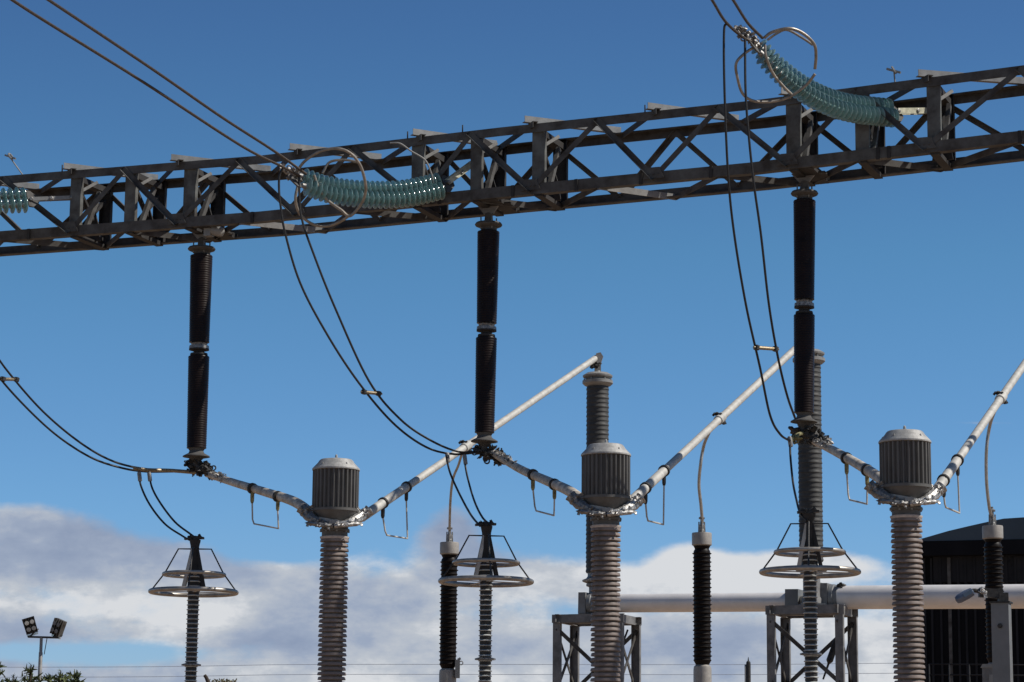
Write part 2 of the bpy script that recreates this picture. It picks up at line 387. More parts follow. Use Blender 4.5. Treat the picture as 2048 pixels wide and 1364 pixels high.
def brace(p, q, outn, name='brace', w=.085, mname='steel', out_leg=False):
    "angle bar between two nodes; outn is the outward normal of its face"
    a = (q - p).normalized(); sd = a.cross(outn).normalized()
    if sd.z > 0: sd = -sd                       # standing leg at the upper edge
    mb = MB(); off = sd * (-w / 2)
    if out_leg:
        mb.ell(p - sd * (-w / 2), q - sd * (-w / 2), -w, .075, .011, sd, outn); return mb.build(name, mname, beam)
    mb.ell(p + off, q + off, w, .075, .011, sd, -outn); return mb.build(name, mname, beam)
fo = -nB * .012
ab = sorted([(x, 'A') for x in XA] + [(x, 'B') for x in XB])
for (x1, k1), (x2, k2) in zip(ab, ab[1:]):
    # front face: A at the top, B at the bottom
    p = (ft if k1 == 'A' else fb)(x1) + fo; q = (ft if k2 == 'A' else fb)(x2) + fo
    d = (q - p).normalized() * .03
    brace(p - d, q + d, -nB, out_leg=(k1 == 'A'))
    # back face: opposite phase
    p = (fb if k1 == 'A' else ft)(x1) + nB * (W + .012); q = (fb if k2 == 'A' else ft)(x2) + nB * (W + .012)
    brace(p, q, nB)
    # top plane: front at B, back at A ; bottom plane: front at A, back at B
    lift = UP * (H2 + .012)
    p = ft(x1) + lift + (nB * W if k1 == 'A' else -nB * .02); q = ft(x2) + lift + (nB * W if k2 == 'A' else -nB * .02)
    a, b = (p, q) if k1 == 'B' else (q, p)
    mb = MB(); ax = (b - a).normalized(); sdd = V((ax.y, -ax.x, 0)).normalized()
    if sdd.y > 0: sdd = -sdd
    ext = ax * .10
    mb.ell(a - ext, b, .09, .10, .011, -sdd, UP * 1.0 if k1 == 'B' else -UP); mb.build('brace', 'steel_lt' if k1 == 'B' else 'steel', beam)  # braces turned to the sun get paler steel: sunlight put into the colour
    low = UP * .0
    p = fb(x1) + low + (nB * W if k1 == 'B' else V()); q = fb(x2) + low + (nB * W if k2 == 'B' else V())
    a, b = (p, q) if k1 == 'A' else (q, p)
    mb = MB(); ax = (b - a).normalized(); sdd = V((ax.y, -ax.x, 0)).normalized()
    if sdd.y > 0: sdd = -sdd
    mb.ell(a, b, .09, .10, .011, -sdd, -UP); mb.build('brace', 'steel_lt' if (k1 == 'A' and x1 in (480, 1196)) else 'steel', beam)  # two sunlit lower braces painted paler than their neighbours
# splice joints on the lower front chord and gusset plates
for x in (58, 505, 770, 880, 1026, 1153, 1282, 1422, 1756, 1778, 2040):
    mb = MB(); c = fb(x) - nB * .012; mb.box(c, .05, .03, .185, (uB, nB, UP)); mb.build('splice_plate', 'steel_dk', beam)
for x in XB[1:-1]:
    mb = MB(); c = fb(x) - nB * .02; up2 = UP
    mb.prism([(-.17, -.02), (.17, -.02), (.10, .16), (-.10, .16)], c - nB * .008, c, uB, up2)
    for dx in (-.07, 0, .07): mb.bolt(c + uB * dx + UP * .05 - nB * .008, -nB, .012, .012)
    mb.build('gusset_plate', 'steel', beam)
# mounting channels: three per phase, front web, back web, cross pieces
for i, (x, bw) in enumerate([(146, .20), (256, .20), (375, .22), (832, .20), (950, .19), (1075, .21), (1586, .22), (1724, .21), (1868, .20)]):
    t = ft(x); b = fb(x); top = V((b.x, b.y, t.z + .04)); bot = b - UP * .05
    r = thing_part = MB()
    r.chan(bot + nB * .03, top + nB * .03, bw, .09, .012, uB, nB)
    ch = r.build('mounting_channel', 'channel', beam)
    k = MB(); k.chan(bot + nB * (W - .03), top + nB * (W - .03), bw, -.09, -.012, uB, nB); k.build('mounting_channel', 'steel_dk', beam)
    k = MB(); c0 = top - UP * .12 + nB * .12
    k.bar(c0, c0 + nB * (W - .26) - UP * .0, .16, .10); k.build('cross_member', 'steel_dk', beam)
    k = MB()
    for s1, s2 in ((0.05, .80), (.80, 0.05)):
        k.bar(bot + nB * .14 + UP * s1, bot + nB * (W - .14) + UP * s2, .07, .05); k.build('cross_brace', 'steel_dk', beam); k = MB()
    k = MB(); c1 = bot + nB * .16 + uB * (bw * .5 + .02) + UP * .02
    k.bar(c1 + UP * .02, c1 + UP * .82 + nB * .45, .06, .09); k.build('knee_brace', 'steel', beam)
    # wind-rounded seat plate with bright lifting lug
    k = MB(); k.bar(top - UP * .30 + nB * .16 + uB * .05, top - UP * .12 + nB * .36 + uB * .22, .035, .05); k.build('lug', 'steel_lt', beam)
    k = MB(); cc = bot + nB * (W * .55)
    k.prism([(-.16, 0), (.16, 0), (.11, .30), (.05, .48), (-.05, .48), (-.11, .30)], cc, cc + nB * .03, uB, UP); k.build('tie_plate', 'steel_dk', beam)
    k = MB(); k.bar(bot + nB * .03 - UP * .02, bot + nB * (W - .03) - UP * .02, .13, .07); k.build('cross_member', 'steel_dk', beam)
# bolts standing off the chord
for x in (124, 815, 925, 1290):
    k = MB(); p = ft(x) + UP * .05; k.tube([p, p + UP * .12], .012, 6); k.build('stud', 'steel_dk', beam)
# little bird-spike brackets on the top chord
for (px, py, bx, by) in ((16, 310, 47, 352), (1783, 138, 1790, 165)):
    D = Df(px) + .1; k = MB(); a = P(bx, by, D); c = P(px + 5, py + 6, D)
    k.tube([a, c], .013, 6); k.torus(c + UP * .03, .055, .016, V((1, -.4, .6)), 14, 6); k.bar(c - uB * .11 + UP * .06, c + uB * .10 - UP * .02, .035, .03)
    k.build('spike_bracket', 'steel_lt', beam)
# gantry legs, standing outside the picture on both sides
for x, s in ((X0, -1), (X1, 1)):
    for side in (-1, 1):
        b = fb(x) + nB * (W / 2); foot = V((b.x, b.y, 0)) + nB * side * 2.4; k = MB()
        for dx in (-.35, .35):
            k.ell(foot + uB * dx, b + uB * dx + nB * side * .5, .16, .16, .016, -uB * (1 if dx > 0 else -1), nB * -side)
        for i in range(9):
            t0, t1 = i / 9, (i + 1) / 9; a0, b0 = foot, b + nB * side * .5
            sgn = 1 if i % 2 else -1
            k.bar(a0.lerp(b0, t0) + uB * .33 * sgn, a0.lerp(b0, t1) - uB * .33 * sgn, .07, .05)
        k.build('leg', 'steel', beam)

# ------------------------------------------------------------ hanging insulators
def hanging(tp, bp, D, mid, label, first):
    T, B = P(tp[0], tp[1], D), P(bp[0], bp[1], D); ax = (B - T).normalized(); Ln = (B - T).length
    h = thing('hanging_insulator', label, 'insulator', B, 'dark two part insulators hanging from the gantry beam')
    s = D / F_PX; R = 21.5 * s
    k = MB(); k.lathe([(.02, -.30), (.06, -.28), (.07, -.16), (R * 1.2, -.13), (R * 1.32, -.10), (R * 1.25, -.08), (R * .8, -.05), (R * .72, -.02), (R * .8, 0)], T, ax); k.build('top_flange', 'steel', h)
    m1 = Ln * mid - .115; m2 = Ln * mid + .115
    for z0, z1, ra, rb in ((0.01, m1, R * 1.06, R * .95), (m2, Ln, R, R * .92)):
        n = int((z1 - z0) / .038); pr = [(ra * .8, z0)]
        for i in range(n):
            r = ra + (rb - ra) * i / n; z = z0 + (z1 - z0) * i / n; p = (z1 - z0) / n
            pr += [(r * .972, z + .1 * p), (r, z + .35 * p), (r, z + .88 * p), (r * .972, z + .96 * p)]
        pr += [(rb * .8, z1)]
        k = MB(); k.lathe(pr, T, ax, 36); k.build('porcelain_unit', 'black', h)
    k = MB(); k.lathe([(R * .7, m1), (R * .78, m1 + .02), (R * .72, m1 + .05), (R * .92, m1 + .055), (R * .95, m1 + .105)], T, ax); k.build('coupling', 'cast', h)
    k = MB(); k.lathe([(R * .93, m1 + .106), (R * .96, m1 + .125), (R * .55, m1 + .14), (R * .50, m1 + .165), (R * .80, m1 + .18), (R * .84, m1 + .21), (R * .7, m2)], T, ax); k.build('coupling', 'steel_dk', h)
    k = MB(); k.lathe([(R * .8, Ln), (R * .65, Ln + .04), (R * .75, Ln + .08), (R * 1.25, Ln + .125), (R * 1.28, Ln + .14), (R * .7, Ln + .16), (R * .35, Ln + .22), (R * .3, Ln + .30)], T, ax); k.build('bottom_flange', 'steel', h)
    for q in range(4):
        k = MB(); a = q * PI / 2 + .4; k.tube([T + V((math.cos(a), math.sin(a), 0)) * R * .8 - ax * .22, T + V((math.cos(a), math.sin(a), 0)) * R * .8 - ax * .02], .012, 6); k.build('bolt', 'steel_lt', h)
    k = MB(); cpos = B + ax * .30
    lump(k, cpos + V((.07, 0, -.03)), .20, 54, .10, (1.5, .7, .75), first, V((1, -.3, -.35))); k.build('clamp', 'clampdk', h)
    k = MB(); lump(k, cpos + V((.24, 0, -.09)), .17, 26, .08, (1.5, .5, .6), first + 9, V((1, -.6, -.45))); k.build('clamp', 'cast', h)
    return h
def Dm(px): return Df(px) + .52
hanging((403, 510), (393, 897), Dm(403), .492, 'leftmost of the black hanging insulators, above the pipe end where two cables join', 1)
hanging((977, 462), (969, 866), Dm(975), .497, 'middle black hanging insulator, its foot touching the long diagonal tube', 2)
hanging((1609, 400), (1608, 826), Dm(1608), .508, 'rightmost black hanging insulator, in front of the tall ribbed grey post', 3)
# their hanger brackets belong to the beam
for px, ty in ((403, 510), (977, 462), (1609, 400)):
    D = Dm(px); t = P(px, ty, D) + UP * .28; b0 = fb(px) + nB * (W * .5) - UP * .06
    k = MB(); k.box(V((b0.x, b0.y, b0.z - .01)), .42, .34, .03, (uB, nB, UP)); k.build('hanger_plate', 'steel_dk', beam)
    k = MB(); k.bar(fb(px) + nB * .04 - UP * .04, fb(px) + nB * (W - .04) - UP * .04, .22, .09); k.build('cross_member', 'steel_dk', beam)
    k = MB(); hi = V((t.x, t.y, b0.z)); k.prism([(-.20, .02), (.20, .02), (.08, -(hi.z - t.z) - .0), (-.08, -(hi.z - t.z))], hi - nB * .02, hi + nB * .02, uB, UP); k.build('hanger_plate', 'frame', beam)
# small lamp-like clamp housing beside the left hanger
k = MB(); c = P(435, 462, Dm(403) - .4); k.lathe([(.03, -.13), (.075, -.10), (.09, 0), (.075, .09), (.02, .12)], c, V((1, -.2, -.25)), 14); k.box(c - uB * .16 + UP * .0, .12, .14, .16, (uB, nB, UP)); k.build('clamp_housing', 'steel_lt', beam)

# ------------------------------------------------------------ cables
def cable(name, pts, r, mname, label, cat='cable', group=None, n=8, seg=9):
    k = MB(); k.tube(smooth(pts, seg), r, n); return tag(k.build(name, mname), label, cat, group)
S1 = P(606, 352, 35.6)       # live end of the middle string
S2 = P(1508, 80, 32.4)
gl = 'twin overhead line conductors coming in from above'
cable('line_conductor', [P(-40, -45, 29.5), P(63, 25, 30.7), P(280, 160, 33.3), P(480, 290, 35.8), P(560, 331, 36.8), P(600, 352, 37.2)], .021, 'cable', 'lower wire of the pair coming in from the top left corner', 'cable', gl)
cable('line_conductor', [P(15, -55, 29.3), P(90, -5, 30.2), P(300, 135, 33.2), P(440, 232, 35.1), P(545, 300, 36.6), P(612, 348, 37.2)], .021, 'cable', 'upper wire of the pair coming in from the top left corner', 'cable', gl)
cable('line_conductor', [P(1370, -80, 31.5), P(1421, -5, 32.6), P(1450, 42, 33.6), P(1484, 73, 34.3), P(1505, 84, 34.5)], .021, 'cable', 'left wire of the pair entering at the top above the upper glass string', 'cable', gl)
cable('line_conductor', [P(1405, -90, 31.4), P(1463, -5, 32.7), P(1495, 45, 33.7), P(1525, 76, 34.4)], .021, 'cable', 'right wire of the pair entering at the top above the upper glass string', 'cable', gl)
gj = 'black jumper cables sagging from the strings to the pipework'
E1 = P(955, 905, Dm(975)); E0 = P(345, 940, Dm(403)); E2 = P(1600, 862, Dm(1608))
cable('jumper_cable', [P(566, 334, 36.9), P(559, 352, 36.9), P(558, 378, 36.9), P(561, 410, 36.9), P(570, 465, 36.95), P(600, 565, 37.1), P(652, 665, 37.3), P(715, 762, 37.6), P(785, 845, 38.1), P(850, 893, 38.5), P(905, 908, 38.8), E1], .0175, 'cable_dk', 'left of the two jumper cables looping down under the middle glass string', 'cable', gj)
cable('jumper_cable', [P(598, 352, 37.2), P(602, 430, 37.2), P(628, 510, 37.25), P(672, 620, 37.4), P(738, 762, 37.7), P(800, 838, 38.1), P(860, 880, 38.4), P(915, 903, 38.75), E1 + V((0, .05, .02))], .0175, 'cable_dk', 'right of the two jumper cables looping down under the middle glass string', 'cable', gj)
cable('jumper_cable', [P(1453, 46, 33.7), P(1448, 66, 33.7), P(1449, 180, 33.8), P(1456, 345, 34.0), P(1468, 465, 34.3), P(1492, 610, 34.7), P(1520, 735, 35.2), P(1540, 830, 35.7), P(1560, 868, 36), P(1580, 882, 36.5)], .0175, 'cable_dk', 'left of the two jumper cables dropping straight down on the right', 'cable', gj)
cable('jumper_cable', [P(1490, 78, 34.3), P(1492, 200, 34.3), P(1505, 345, 34.4), P(1522, 470, 34.6), P(1538, 610, 34.9), P(1556, 715, 35.3), P(1574, 790, 35.8), P(1590, 836, 36.5)], .0175, 'cable_dk', 'right of the two jumper cables dropping beside the rightmost hanging insulator', 'cable', gj)
cable('jumper_cable', [P(-60, 625, 37.8), P(-20, 690, 38), P(15, 742, 38.3), P(85, 822, 39), P(160, 885, 39.8), P(225, 922, 40.3), P(290, 938, 40.6), E0], .0175, 'cable_dk', 'upper of the two cables sagging in from the left edge', 'cable', gj)
cable('jumper_cable', [P(-60, 665, 37.7), P(-15, 737, 38), P(40, 802, 38.6), P(110, 868, 39.3), P(180, 914, 40), P(240, 935, 40.4), P(290, 943, 40.55), E0 + V((0, .05, -.02))], .0175, 'cable_dk', 'lower of the two cables sagging in from the left edge', 'cable', gj)
cable('pipe_end_sleeve', [P(268, 936, 40.3), P(298, 940, 40.5), P(340, 941, 40.7), P(392, 945, 40.75)], .031, 'brass', 'brown sleeve gathering the left cables into the pipe end', 'sleeve')
# spacers
def spacer(a, b, label):
    t = thing('cable_spacer', label, 'spacer', (a + b) / 2, 'spacer clamps on the jumper cables')
    d = (b - a).normalized(); k = MB(); k.tube([a - d * .05, a, b, b + d * .06], [.022, .028, .026, .014], 10); k.build('spacer_bar', 'brass', t)
    for c in (a, b):
        k = MB(); k.lathe([(.03, -.035), (.044, -.03), (.044, .03), (.03, .035)], c, V((.15, .1, 1)), 12); k.bolt(c - V((0, .04, 0)), V((0, -1, 0)), .014, .02); k.build('clamp', 'clampdk', t)
spacer(P(728, 784, 37.7), P(757, 787, 37.8), 'brown spacer bar clamping the middle pair of cables')
spacer(P(1513, 695, 35.0), P(1551, 698, 35.2), 'bronze spacer bar clamping the right pair of cables')
spacer(P(6, 758, 38.2), P(33, 759, 38.5), 'spacer bar clamping the pair of cables at the left edge')

# ------------------------------------------------------------ glass tension strings
def Pm(px, py, D): return P(px, py, D + 1.65)
def Pr(px, py, D): return P(px, py, D + 2.1)
def glass_disc_mesh():
    k = MB(); k.lathe([(.045, -.022), (.055, -.02), (.060, -.006), (.085, .002), (.115, .007), (.138, .013), (.144, .019), (.143, .024), (.132, .020), (.112, .016), (.106, .026), (.100, .015), (.08, .012), (.055, .014), (.02, .018)], V((0, 0, 0)), V((0, 0, 1)), 28)
    o = k.build('glass_disc', 'glass'); me = o.data; bpy.data.objects.remove(o)
    k = MB(); k.lathe([(.012, -.085), (.036, -.08), (.046, -.03), (.048, -.004), (.022, .024), (.016, .075)], V((0, 0, 0)), V((0, 0, 1)), 14)
    o = k.build('disc_cap', 'cast'); mc = o.data; bpy.data.objects.remove(o)
    return me, mc
DISC, DCAP = glass_disc_mesh()
def string(pts, off, nd, label, hw=None, scale=1.0):
    c = smooth(pts, 14); t = thing('glass_insulator_string', label, 'insulator string', c[len(c) // 2], 'green glass tension strings tied to the gantry beam')
    # arc-length table
    ln = [0]
    for a, b in zip(c, c[1:]): ln.append(ln[-1] + (b - a).length)
    def at(s):
        for i in range(len(c) - 1):
            if ln[i + 1] >= s: 
                f = (s - ln[i]) / max(1e-6, ln[i + 1] - ln[i]); return c[i].lerp(c[i + 1], f), (c[i + 1] - c[i]).normalized()
        return c[-1], (c[-1] - c[-2]).normalized()
    tot = ln[-1]
    for sg in (-1, 1):
        for i in range(nd):
            p, d = at(tot * (i + .5) / nd); q = p + off * sg - t.location
            for me, nm in ((DISC, 'glass_disc'), (DCAP, 'disc_cap')):
                o = bpy.data.objects.new(nm, me); COL.objects.link(o)
                if nm == 'glass_disc': o.parent = t; par = o
                else: o.parent = par; o.location = (0, 0, 0); continue
                o.location = q; o.rotation_euler = d.to_track_quat('Z', 'Y').to_euler(); o.scale = (scale,) * 3
    return t, at, tot
def yoke(t, c, off, axis, w=.10):
    k = MB(); o = off.normalized(); ww = off.length + .08; nrm = o.cross(axis).normalized()
    k.prism([(-ww, -.05), (ww, -.05), (ww, .03), (.06, .16), (-.06, .16), (-ww, .03)], c - nrm * .012, c + nrm * .012, o, axis); k.build('yoke_plate', 'steel', t)
def link(t, a, b, mname='steel_lt', w=.035):
    ax = (b - a); sd = ax.cross(UP).normalized() * .045
    for s in (-1, 1):
        k = MB(); k.bar(a + sd * s, b + sd * s, .018, w * 1.8); k.build('link_strap', mname, t)
    k = MB(); 
    for f in (0, .5, 1):
        p = a.lerp(b, f); k.lathe([(.02, -.075), (.032, -.07), (.032, .07), (.02, .075)], p, sd.normalized(), 8, False)
    k.build('link_pin', 'cast', t)
def horn(t, pts, r=.023, mname='horn'):
    k = MB(); k.tube(smooth(pts, 8), r, 10); k.build('corona_ring', mname, t)
offB = V((.03, -.05, -.09))
# middle string
t, at, tot = string([P(605, 362, 37.35), P(660, 380, 37.6), P(735, 389, 37.9), P(810, 387, 38.2), P(880, 372, 38.5)], offB, 27, 'green glass insulator string crossing the middle of the lattice beam', scale=1.0)
yoke(t, Pm(592, 356, 35.62), offB, V((-1, -.9, .15)).normalized()); yoke(t, P(892, 368, 38.6), offB, V((1, .9, .3)).normalized())
link(t, P(893, 365, 38.6), P(946, 326, 38.95), 'pale', .05)
horn(t, [Pm(592, 345, 35.6), Pm(610, 322, 35.5), Pm(640, 303, 35.4), Pm(672, 297, 35.3), Pm(700, 306, 35.3), Pm(720, 330, 35.4), Pm(730, 362, 35.5), Pm(731, 385, 35.6), Pm(722, 408, 35.7), Pm(700, 432, 35.8), Pm(682, 420, 35.8), Pm(655, 400, 35.8), Pm(636, 372, 35.75), Pm(628, 350, 35.7)])
horn(t, [Pm(604, 340, 36.1), Pm(596, 370, 36.1), Pm(591, 400, 36.1), Pm(600, 428, 36.2), Pm(625, 448, 36.3), Pm(655, 452, 36.3), Pm(682, 442, 36.2), Pm(700, 430, 36.1)])
horn(t, [Pm(645, 346, 36.2), Pm(660, 324, 36.2), Pm(690, 320, 36.2), Pm(720, 325, 36.2)], .02)
horn(t, [P(780, 286, 38.2), P(800, 287, 38.2), P(822, 302, 38.25), P(850, 320, 38.3), P(862, 345, 38.35), P(868, 368, 38.4)], .013, 'steel_lt')
k = MB(); lump(k, Pm(583, 348, 35.6), .15, 34, .085, (1.5, .6, .6), 21, V((1, .6, -.5))); k.build('clamp', 'cast', t)
# upper right string
t, at, tot = string([P(1517, 97, 34.75), P(1560, 142, 34.95), P(1620, 186, 35.3), P(1690, 214, 35.75), P(1782, 226, 36.3)], offB, 29, 'green glass insulator string rising to the cables at the top right', scale=1.02)
yoke(t, Pr(1506, 86, 32.45), offB, V((-1, -.9, .6)).normalized()); yoke(t, P(1790, 226, 36.4), offB, V((1, .9, 0)).normalized())
link(t, P(1792, 223, 36.4), P(1868, 222, 37.0), 'pale', .05)
horn(t, [Pr(1528, 76, 32.3), Pr(1545, 64, 32.25), Pr(1578, 57, 32.2), Pr(1605, 66, 32.3), Pr(1628, 88, 32.4), Pr(1632, 112, 32.5), Pr(1630, 138, 32.6)])
horn(t, [Pr(1535, 80, 32.6), Pr(1555, 66, 32.6), Pr(1575, 60, 32.6), Pr(1605, 76, 32.6), Pr(1626, 90, 32.6)], .018)
horn(t, [Pr(1512, 92, 32.4), Pr(1488, 108, 32.4), Pr(1472, 128, 32.4), Pr(1476, 160, 32.5), Pr(1486, 188, 32.6), Pr(1508, 202, 32.7), Pr(1545, 203, 32.8), Pr(1580, 193, 32.8), Pr(1612, 170, 32.8), Pr(1630, 148, 32.7)], .021)
horn(t, [Pr(1530, 90, 32.5), Pr(1532, 112, 32.5), Pr(1545, 145, 32.6), Pr(1566, 172, 32.7), Pr(1584, 190, 32.8)], .02)
k = MB(); lump(k, Pr(1496, 74, 32.4), .15, 40, .085, (1.7, .6, .6), 22, V((1, .6, -.6))); k.build('clamp', 'cast', t)
# left edge string
t, at, tot = string([P(-235, 350, 39.6), P(-150, 385, 40.0), P(-60, 402, 40.4), P(52, 400, 40.9)], offB, 22, 'green glass insulator string cut off by the left edge', scale=1.0)
yoke(t, P(60, 398, 41.0), offB, V((1, .9, .0)).normalized())
link(t, P(62, 399, 41.0), P(142, 396, 41.2), 'steel_lt')

# ------------------------------------------------------------ current transformers
D1 = 37.4; c1 = P(663, 1364, D1); s1 = D1 / F_PX
def zz(py, px=663, D=D1): return P(px, py, D).z
ct = thing('current_transformer', 'leftmost of the brown columns with a ribbed grey drum head', 'transformer', V((c1.x, c1.y, 0)), 'brown porcelain columns carrying ribbed grey drum heads')
B0 = V((c1.x, c1.y, 0))
R = 47.5 * s1
def zl(py): return zz(py)
k = MB(); k.box(B0 + UP * .15, 1.1, 1.1, .3); k.build('plinth', 'concrete', ct)
k = MB()
for dx in (-.28, .28):
    for dy in (-.28, .28): k.ell(B0 + V((dx, dy, .3)), B0 + V((dx, dy, 1.72)), -.1 * math.copysign(1, dx), -.1 * math.copysign(1, dy), .0 + .012, V((1, 0, 0)), V((0, 1, 0)))
k.box(B0 + UP * 1.76, .7, .7, .08); k.box(B0 + UP * .33, .7, .7, .05); k.build('pedestal', 'frame', ct)
k = MB(); k.lathe([(.30, 1.80), (.31, 1.82), (.31, 2.2), (.27, 2.24), (.24, 2.3)], B0); k.build('base_tank', 'hat', ct)
ztop = zl(1078)
k = MB(); n_ = round((ztop - 2.3) / .071); pz = (ztop - 2.3) / n_; pr = [(21 * s1, 2.3)]; rr_ = random.Random(3)
for i in range(n_):
    z = 2.3 + i * pz; Ro = (29.0 if i % 2 else 28.0) * s1
    pr += [(21 * s1, z + pz * .42), (26 * s1, z + pz * .40), (Ro - .003, z + pz * .34), (Ro, z + pz * .38), (Ro - .001, z + pz * .50), (Ro * .975, z + pz * .72), (Ro * .95, z + pz * .93), (25 * s1, z + pz * .99), (21 * s1, z + pz * 1.0)]
k.lathe(pr, B0, UP, 48); k.build('porcelain_column', 'brown', ct)
k = MB(); k.lathe([(28 * s1, ztop - .005), (29.5 * s1, ztop + .015), (29.5 * s1, ztop + .03), (26 * s1, ztop + .04), (24 * s1, ztop + .05)], B0, UP, 40); k.build('collar', 'collar', ct)
k = MB(); k.lathe([(26 * s1, ztop + .045), (26 * s1, zl(1064)), (30 * s1, zl(1063)), (30 * s1, zl(1059)), (27 * s1, zl(1057)), (27 * s1, zl(1050)), (38 * s1, zl(1036)), (45 * s1, zl(1026)), (46.8 * s1, zl(1018))], B0, UP, 40)
k.build('neck', 'hat', ct)
for q in range(8):
    a = q * PI / 4 + .2; k = MB(); k.bolt(B0 + V((math.cos(a), math.sin(a), 0)) * 28.3 * s1 + UP * zl(1065), UP, .016, .025); k.build('bolt', 'steel_lt', ct)
NR = 30; zb, zt = zl(1020), zl(940)
k = MB(); n = NR * 4
def ribf(j, r, h): return (0.0, -.004, -.045, -.045)[j % 4]
k.lathe([(R * .985, zb), (R * .985, zb + .01), (R * .985, zt - .01), (R * .985, zt)], B0, UP, n, True, ribf); k.build('ribbed_drum', 'hat', ct, 20)
k = MB(); k.lathe([(R * .97, zb - .03), (R * 1.01, zb - .03), (R * 1.01, zb + .005), (R * .96, zb + .006)], B0, UP, 40); k.build('drum_rim', 'hat', ct)
k = MB(); k.lathe([(R * .97, zt - .012), (R * 1.012, zt - .008), (R * 1.012, zt + .012), (R * 1.0, zt + .02), (R * .78, zl(926.5)), (R * .72, zl(922)), (R * .66, zl(919.5)), (R * .30, zl(917)), (.002, zl(916.5))], B0, UP, 48)
for q in range(5):
    a = q * 2 * PI / 5 + .3; k.bolt(B0 + V((math.cos(a), math.sin(a), 0)) * R * .86 + UP * (zl(931) - .01), UP, .015, .02)
k.lathe([(.016, 0), (.022, .01), (.018, .045), (.004, .06)], B0 + UP * (zl(915) - .01), UP, 10); k.build('dome_lid', 'dome', ct, 18)
# terminal arms: left and right paddle with finned clamps
rnd = random.Random(4)
for sg, nm in ((-1, 'cast'), (1, 'foil')):
    k = MB(); a = B0 + V((sg * R * .50, -R * .66, zl(1050))); b = B0 + V((sg * R * 1.16, -R * .15 if sg < 0 else R * .1, zl(1030)))
    cc = smooth([B0 + V((sg * R * .02, -R * .70, zl(1056))), a, (a + b) / 2 - UP * .02 - V((0, .05, 0)), b, b + V((sg * .10, .03, .09 if sg > 0 else .10))], 5)
    k.tube(cc, [.035 + .05 * min(1, i / len(cc) * 1.6) * (1 + .14 * math.sin(i * 2.3)) for i in range(len(cc))], 9)
    k.build('terminal_arm', nm, ct)
    k = MB(); lump(k, b + V((-sg * .03, -.02, .03)), .13, 18, .075, (1.1, .8, .9), 31 + sg, V((sg, 0, .5))); lump(k, a + V((sg * .06, -.05, -.02)), .15, 14, .065, (1.6, .55, .5), 41 + sg, V((sg, .5, .15)))
    k.build('terminal_clamp', nm, ct)
    k = MB(); k.bar(a - V((sg * .24, .06, -.01)), b - V((sg * .05, .10, .05)), .012, .06, UP); k.build('terminal_strap', 'dome', ct)
    for q in range(5):
        p = cc[3 + q * 4 % (len(cc) - 4)]; k = MB(); k.bolt(p - V((0, .07, 0)), V((sg * .3, -1, .2)), .018, .03); k.build('bolt', 'steel_lt', ct)
top1 = zl(915)
D2 = Dz(1206, 885, top1); D3 = Dz(1811, 858, top1)
p2 = P(1206, 885, D2); p3 = P(1811, 858, D3)
# keep the copies vertically true: foot below the seen column base
f2 = P(1211, 1364, D2); f3 = P(1819, 1364, D3)
dup(ct, V((f2.x, f2.y, 0)), 'middle brown column with a ribbed drum head, overlapping the tall dark post behind', (0, 0, .5))
dup(ct, V((f3.x, f3.y, 0)), 'rightmost brown column with a ribbed drum head, in front of the black building', (0, 0, -.35))
for o_, rz in ((bpy.data.objects['current_transformer.001'], 0), (bpy.data.objects['current_transformer.002'], 0)): o_.rotation_euler = (0, 0, rz)

# ------------------------------------------------------------ tubes
DA, DB, DC = 46.0, 43.4, 41.4
arms = []
def stirrup(t, a, b, lo, hi2, mname, sleeve_m, seed):
    "U-shaped rod hung below a tube on two clamps; a, b on the tube"
    for p in (a, b):
        k = MB(); lump(k, p + V((0, -.02, .03)), .045, 6, .055, (1, 1, .6), seed + int(p.x * 10) % 7); k.lathe([(.062, -.022), (.090, -.02), (.090, .02), (.062, .022)], p, TAX, 16); k.build('clamp', 'clampdk', t)
    k = MB(); k.tube([a - UP * .05, a - UP * .10, a - UP * .20, a - UP * .235], [.024, .032, .030, .018], 8); k.build('sleeve', sleeve_m, t)
    k = MB(); k.tube([b - UP * .05, b - UP * .10, b - UP * .19, b - UP * .22], [.022, .030, .028, .018], 8); k.build('sleeve', sleeve_m, t)
    k = MB(); pts = smooth([a - UP * .2, a.lerp(lo, .85), lo], 4)[:-1] + smooth([lo, lo.lerp(hi2, .08), hi2], 3)
    k.tube([a - UP * .2, a.lerp(lo, .88), lo + (hi2 - lo) * .06, hi2], .013, 8); k.tube([hi2, b - UP * .2], .012, 8)
    k.build('stirrup_rod', mname, t)
def arm(a, b, st, label, extra):
    global TAX
    TAX = (b - a).normalized()
    t = thing('diagonal_tube', label, 'conductor tube', a, 'pale tubes rising from the drum heads to the tall posts')
    k = MB(); k.tube([a, b], .060, 20); k.build('tube', 'alu', t)
    sx, lo, hi2 = st
    pa, pb = on_line(a, b, sx[0]), on_line(a, b, sx[1])
    stirrup(t, pa, pb, P(lo[0], lo[1], pa.y), P(hi2[0], hi2[1], pb.y), 'alu', 'clampdk', 5)
    # thicker cast sleeve along the first stretch
    k = MB(); k.tube([a - TAX * .02, a + TAX * .12, pa - TAX * .02, pb + TAX * .03], [.05, .072, .070, .069], 18); k.build('sleeve', 'alu', t)
    for ex in extra:
        c = on_line(a, b, ex); k = MB(); k.lathe([(.066, -.11), (.078, -.10), (.080, .10), (.066, .11)], c, TAX, 16); k.build('sleeve', 'alu', t)
        k = MB(); lump(k, c + V((-.05, -.02, .07)), .05, 8, .07, (1.4, 1, .5), 9); lump(k, c + V((.05, -.02, -.07)), .04, 6, .06, (1, 1, 1), 12); k.build('clamp', 'clampdk', t)
    return t
A1, A1e = P(722, 1036, D1 + .05), P(1192, 716, DA)
arm(A1, A1e, ((766, 813), (771, 1070), (815, 1077)), 'long pale tube running up right behind the middle hanging insulator', [932])
